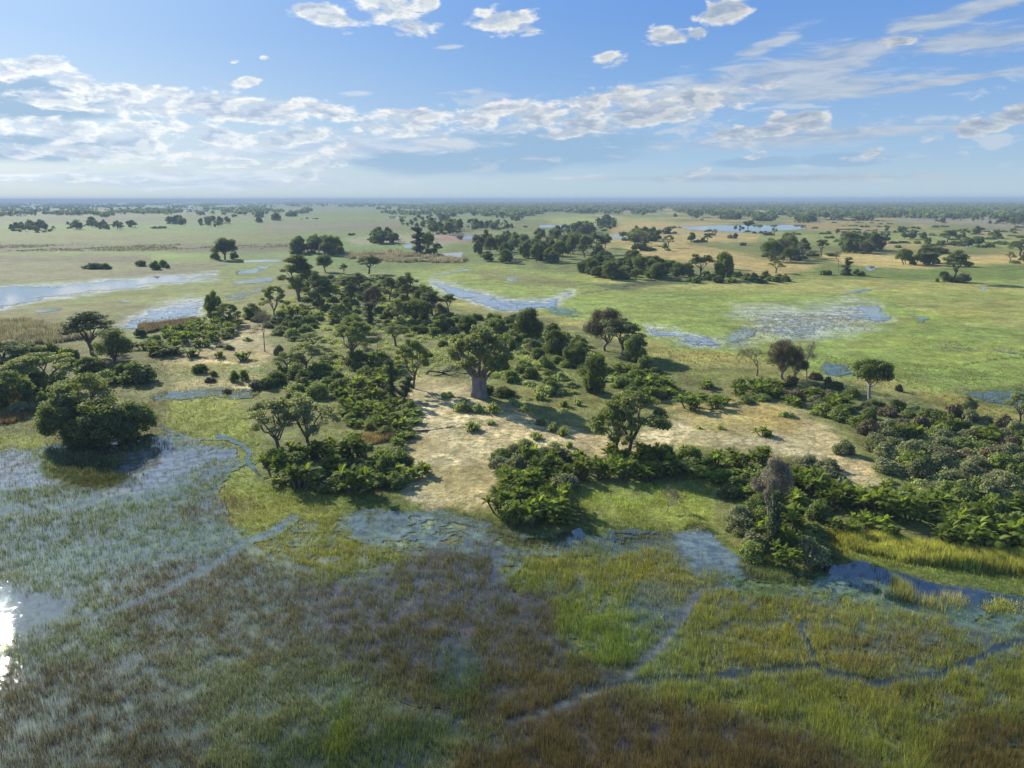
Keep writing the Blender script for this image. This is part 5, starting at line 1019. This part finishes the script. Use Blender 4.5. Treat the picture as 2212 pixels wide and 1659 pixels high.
# lone trees of the plain
for (k, x, y, t, w, l) in [
    ('dense', 486, 561, 513, 54, 'large lone dark tree on the left floodplain by the channel'), ('dark_bush', 465, 561, 541, 24, 'bush at the left foot of the large lone dark tree'), ('dark_bush', 506, 560, 540, 22, 'bush at the right foot of the large lone dark tree'),
    ('grey_bush', 202, 580, 562, 50, 'pale left part of the bush group on the left sedge flat'), ('dark_bush', 228, 581, 566, 28, 'dark right part of the bush group on the left sedge flat'), ('dark_bush', 304, 575, 557, 27, 'leftmost of the four round bushes on the sedge flat'), ('dark_bush', 335, 582, 559, 27, 'lowest and darkest of the four round bushes on the sedge flat'),
    ('dark_bush', 353, 577, 558, 20, 'third of the four round bushes, behind the dark one'), ('dark_bush', 363, 580, 568, 11, 'smallest of the four round bushes on the sedge flat'), ('column', 905, 550, 492, 38, 'lone vine-clad tree beside the pool above the reeds'), ('dense', 925, 548, 498, 28, 'low tree behind the lone vine-clad tree'),
    ('thick', 1243, 536, 509, 24, 'small round tree right of the great dark grove'), ('dense', 1307, 536, 505, 26, 'upright tree right above the grove front row'), ('thick', 1292, 552, 525, 30, 'short round tree behind the grove front row'), ('sparse', 1385, 530, 492, 54, 'open tree with pale limbs above the grove'), ('sparse', 1268, 530, 503, 24, 'thin tree between two round ones right of the grove'),
    ('dense', 1345, 515, 500, 22, 'small tree by the little blue pool'), ('sparse', 1444, 535, 503, 28, 'thin-crowned tree in the low belt right of the grove'), ('twisted', 1512, 602, 546, 62, 'open twisted tree at the hedge, left of the dark upright one'), ('thick', 1563, 604, 543, 42, 'dark upright tree at the hedge right of the grove'), ('dense', 1560, 580, 546, 26, 'narrow top of the dark upright tree'),
    ('sparse', 1676, 590, 558, 38, 'small grey tree leaning behind the right end of the hedge'), ('twiggy', 1690, 560, 515, 46, 'brownish tree in the mixed island left of the vase-shaped tree'), ('twisted', 1774, 552, 517, 30, 'vase-shaped tree standing on its own low islet'), ('far_bush', 1755, 553, 543, 34, 'bush left of the vase-shaped tree'), ('far_bush', 1792, 553, 544, 30, 'bush right of the vase-shaped tree'),
    ('bare', 1810, 596, 542, 14, 'thin bare pole tree on the low island'), ('column', 1828, 594, 558, 24, 'leafy stump with one side bough right of the bare pole tree'), ('feather_dark', 2015, 572, 526, 58, 'brownish round-topped tree on the right island'), ('feather_dark', 2062, 610, 536, 60, 'tall two-tiered tree with a dark trunk at the right'), ('grey_bush', 2080, 610, 586, 40, 'grey bush at the right foot of the two-tiered tree'),
    ('feather_dark', 2046, 524, 497, 32, 'small umbrella tree by the white pool at right'), ('feather_dark', 2203, 553, 513, 46, 'umbrella tree cut by the right edge on the plain'), ('sparse', 1544, 512, 492, 14, 'little pale tree on the lagoon islet left'), ('far_bush', 1533, 508, 502, 30, 'bush of the lagoon islet left'), ('sparse', 1672, 510, 488, 14, 'little pale tree on the lagoon islet right'),
    ('far_bush', 1658, 508, 500, 30, 'bush of the lagoon islet right'), ('far_dense', 1616, 493, 476, 24, 'round clump standing in the lagoon'), ('sparse', 1800, 470, 452, 14, 'thin tree on the right plain near the horizon')]:
    at(k, x, y, t, w, l)

# far forest, too many and too small to count: crowns as small leaf clumps
def far_woods():
    g = np.random.default_rng(5); n = 70000; dep = np.exp(g.uniform(math.log(.0014), math.log(.0215), n)) ; d = CAM_H / dep; az = np.radians(g.uniform(-47, 47, n)); x, y = d * np.sin(az), d * np.cos(az)
    px, py = PX(x, y); m = fbm(x / 900, y / 1500, 201, 4); m2 = fbm(np.degrees(az) * 1.1, np.log(d) * 11, 211, 4)
    right = sstep(500, 1300, px); thr = .552 - .125 * right - .03 * sstep(450, 436, py) + .05 * sstep(455, 480, py)
    gap = np.exp(-((px - 745) / 130) ** 2) * sstep(443, 452, py) * .25 + np.exp(-((px - 1330) / 170) ** 2) * sstep(455, 468, py) * .25 + (1 - sstep(500, 1300, px)) * sstep(440, 470, py) * .06 + ((px > 1440) & (px < 1770) & (py > 483)) * .5
    k = (m * .45 + m2 * .55 > thr + gap) & (py < 470 + 30 * right); x, y, d = x[k], y[k], d[k]; n = len(x)
    h = g.uniform(6, 15, n); w = h * g.uniform(.8, 1.6, n); q = 16; N = n * q; cx, cy, ch, cw = (np.repeat(v, q) for v in (x, y, h, w))
    dd = g.normal(0, 1, (N, 3)); dd /= np.linalg.norm(dd, axis=1)[:, None]; p = np.stack([cx, cy, ch * .52], 1) + dd * np.stack([cw * .42, cw * .42, ch * .42], 1) * g.uniform(.4, 1, (N, 1))
    nr = dd + g.normal(0, .6, (N, 3)); nr /= np.linalg.norm(nr, axis=1)[:, None]; u = np.cross(nr, g.normal(0, 1, (N, 3))); u /= np.linalg.norm(u, axis=1)[:, None]; v = np.cross(nr, u); s = (cw * .26)[:, None]
    V = np.stack([p - u * s, p + v * s, p + u * s, p - v * s], 1).reshape(-1, 3); V[:, 2] = np.maximum(V[:, 2], 0)
    o = link('far_woodland', leaf_mesh('far_woodland', V, np.repeat(g.uniform(0, 1, n).repeat(q), 4), M['dense'])); tag(o, 'far-off tree belts fading to blue all along the horizon', 'woodland', kind='stuff')
far_woods()
def undergrowth():
    g = np.random.default_rng(9); parts = []
    for poly, n, hh in [([(640, 640), (720, 600), (820, 596), (900, 640), (1000, 690), (1240, 740), (1280, 800), (1180, 850), (1080, 820), (960, 800), (860, 830), (700, 850), (590, 850), (640, 740), (560, 700)], 900, 1.0), ([(1560, 1030), (1700, 1030), (1850, 1080), (2300, 1100), (2300, 960), (2100, 930), (1900, 940), (1980, 1060), (1900, 1070), (1800, 1060)], 300, 1.1)]:
        q = np.asarray(poly, float); xs, ys = G(q[:, 0], q[:, 1]); a = g.uniform(xs.min(), xs.max(), n * 6); b = g.uniform(ys.min(), ys.max(), n * 6); px, py = PX(a, b); k = sdist(px, py, q) > 0; a, b = a[k][:n], b[k][:n]
        parts.append(np.stack([a, b, np.full(len(a), hh)], 1))
    A = np.concatenate(parts); m = len(A); r = g.uniform(.8, 2.0, m); C = np.stack([A[:, 0], A[:, 1], r * .35], 1); Rd = np.stack([r, r, r * .6 * A[:, 2]], 1)
    V, v = leafset(g, C, Rd, m * 90, .26, 1.6, .4, .5); V[:, 2] = np.maximum(V[:, 2], 0); o = link('undergrowth', leaf_mesh('undergrowth', V, v, M['sage'])); tag(o, 'low pale undergrowth covering the scrubby middle of the island', 'undergrowth', kind='stuff')
undergrowth()

# ------------------------------------------------------------------ termite mound, fallen logs
def mound():
    g = np.random.default_rng(2); x, y = (float(v) for v in G(1812, 1066)); nr, na = 22, 44; V, F = [], []
    for i in range(nr):
        for j in range(na):
            a = 2 * math.pi * j / na; r = 3.4 * (1 - (i / (nr - 1))) ; hh = 1.7 * math.exp(-(r / 1.7) ** 2) + .55 * math.exp(-((r * math.cos(a) - .9) ** 2 + (r * math.sin(a)) ** 2) / .12) + 1.2 * math.exp(-(r / .34) ** 2)
            nz = .22 * math.sin(a * 5 + r * 2.2) * math.exp(-(r - 1.5) ** 2) + .1 * g.normal() * (r < 2.6); V.append((r * math.cos(a) * (1.25 + .1 * math.sin(3 * a)), r * math.sin(a), max(-.1, hh + nz - .12)))
    for i in range(nr - 1):
        for j in range(na): F.append((i * na + j, i * na + (j + 1) % na, (i + 1) * na + (j + 1) % na, (i + 1) * na + j))
    o = link('termite_mound', new_mesh('termite_mound', np.array(V), [np.array(F)], bark_mat('mound_clay', (.17, .145, .12), (.33, .285, .235), 2.0), smooth=True)); o.location = (x, y, 0)
    tag(o, 'pale grey termite mound with a pointed spire among the palms at the right', 'termite mound')
mound()
def log(bx, by, L, r, rot, label, mat='bark_dead', seed=1, br=4):
    g = np.random.default_rng(seed); V, F = [], []; pts = limb((-L / 2, 0, r), (L / 2, 0, r * 1.6), g, -.10, 7); tube(V, F, pts, np.linspace(r, r * .4, 7), 8)
    for i in range(br):
        p = pts[g.integers(2, 7)]; e = p + np.array([g.uniform(.1, .3) * L, g.uniform(-.25, .25) * L, g.uniform(.03, .14) * L]); tube(V, F, limb(p, e, g, .1, 4), np.linspace(r * .4, r * .12, 4), 5)
    o = link('fallen_log', new_mesh('fallen_log', np.array(V), [np.array(F)], M[mat], smooth=True)); x, y = G(bx, by); o.location = (float(x), float(y), 0); o.rotation_euler = (0, 0, rot); tag(o, label, 'fallen log')
log(936, 930, 7, .22, .35, 'dark fallen branch lying on the sand below the palm bank', 'bark', 3, 6)
log(1095, 994, 6, .16, -.1, 'broken grey bough lying at the lower edge of the sand', 'bark', 4, 6)
log(1736, 917, 2.6, .2, -.6, 'short whitish log at the upper edge of the golden grass', 'bark_pale', 5, 1)
log(950, 812, 16, .35, .18, 'long fallen dead tree left of the baobab', 'bark', 6, 14)
log(1168, 858, 5, .12, .5, 'thin fallen branch in the scrub right of the baobab', 'bark', 7, 4)
log(1945, 1072, 5, .18, .3, 'grey broken branches at the end of the sand strip', 'bark_dead', 8, 5)
log(1308, 1022, 1.6, .12, 0, 'small dark piece of wood left of the umbrella trees', 'bark', 9, 1)

settle()
# ------------------------------------------------------------------ the air
def haze():
    xs, ys, z0, z1 = 34000, 46000, -1.2, 60.0
    V = [(x, y, z) for x in (-xs, xs) for y in (-1000, ys) for z in (z0, z1)]
    F = [(0, 1, 3, 2), (4, 6, 7, 5), (0, 4, 5, 1), (2, 3, 7, 6), (0, 2, 6, 4), (1, 5, 7, 3)]
    m = bpy.data.materials.new('haze'); m.use_nodes = True; t = NT(m.node_tree); t.n.clear(); out = t.new('ShaderNodeOutputMaterial'); v = t.new('ShaderNodeVolumePrincipled')
    v.inputs['Color'].default_value = (.29, .40, .55, 1); v.inputs['Density'].default_value = 1.5e-4; v.inputs['Anisotropy'].default_value = 0.0; t.l.new(v.outputs[0], out.inputs['Volume'])
    tag(link('haze', new_mesh('haze', V, np.array(F), m)), 'pale blue haze over the whole plain', 'haze', kind='stuff')
haze()
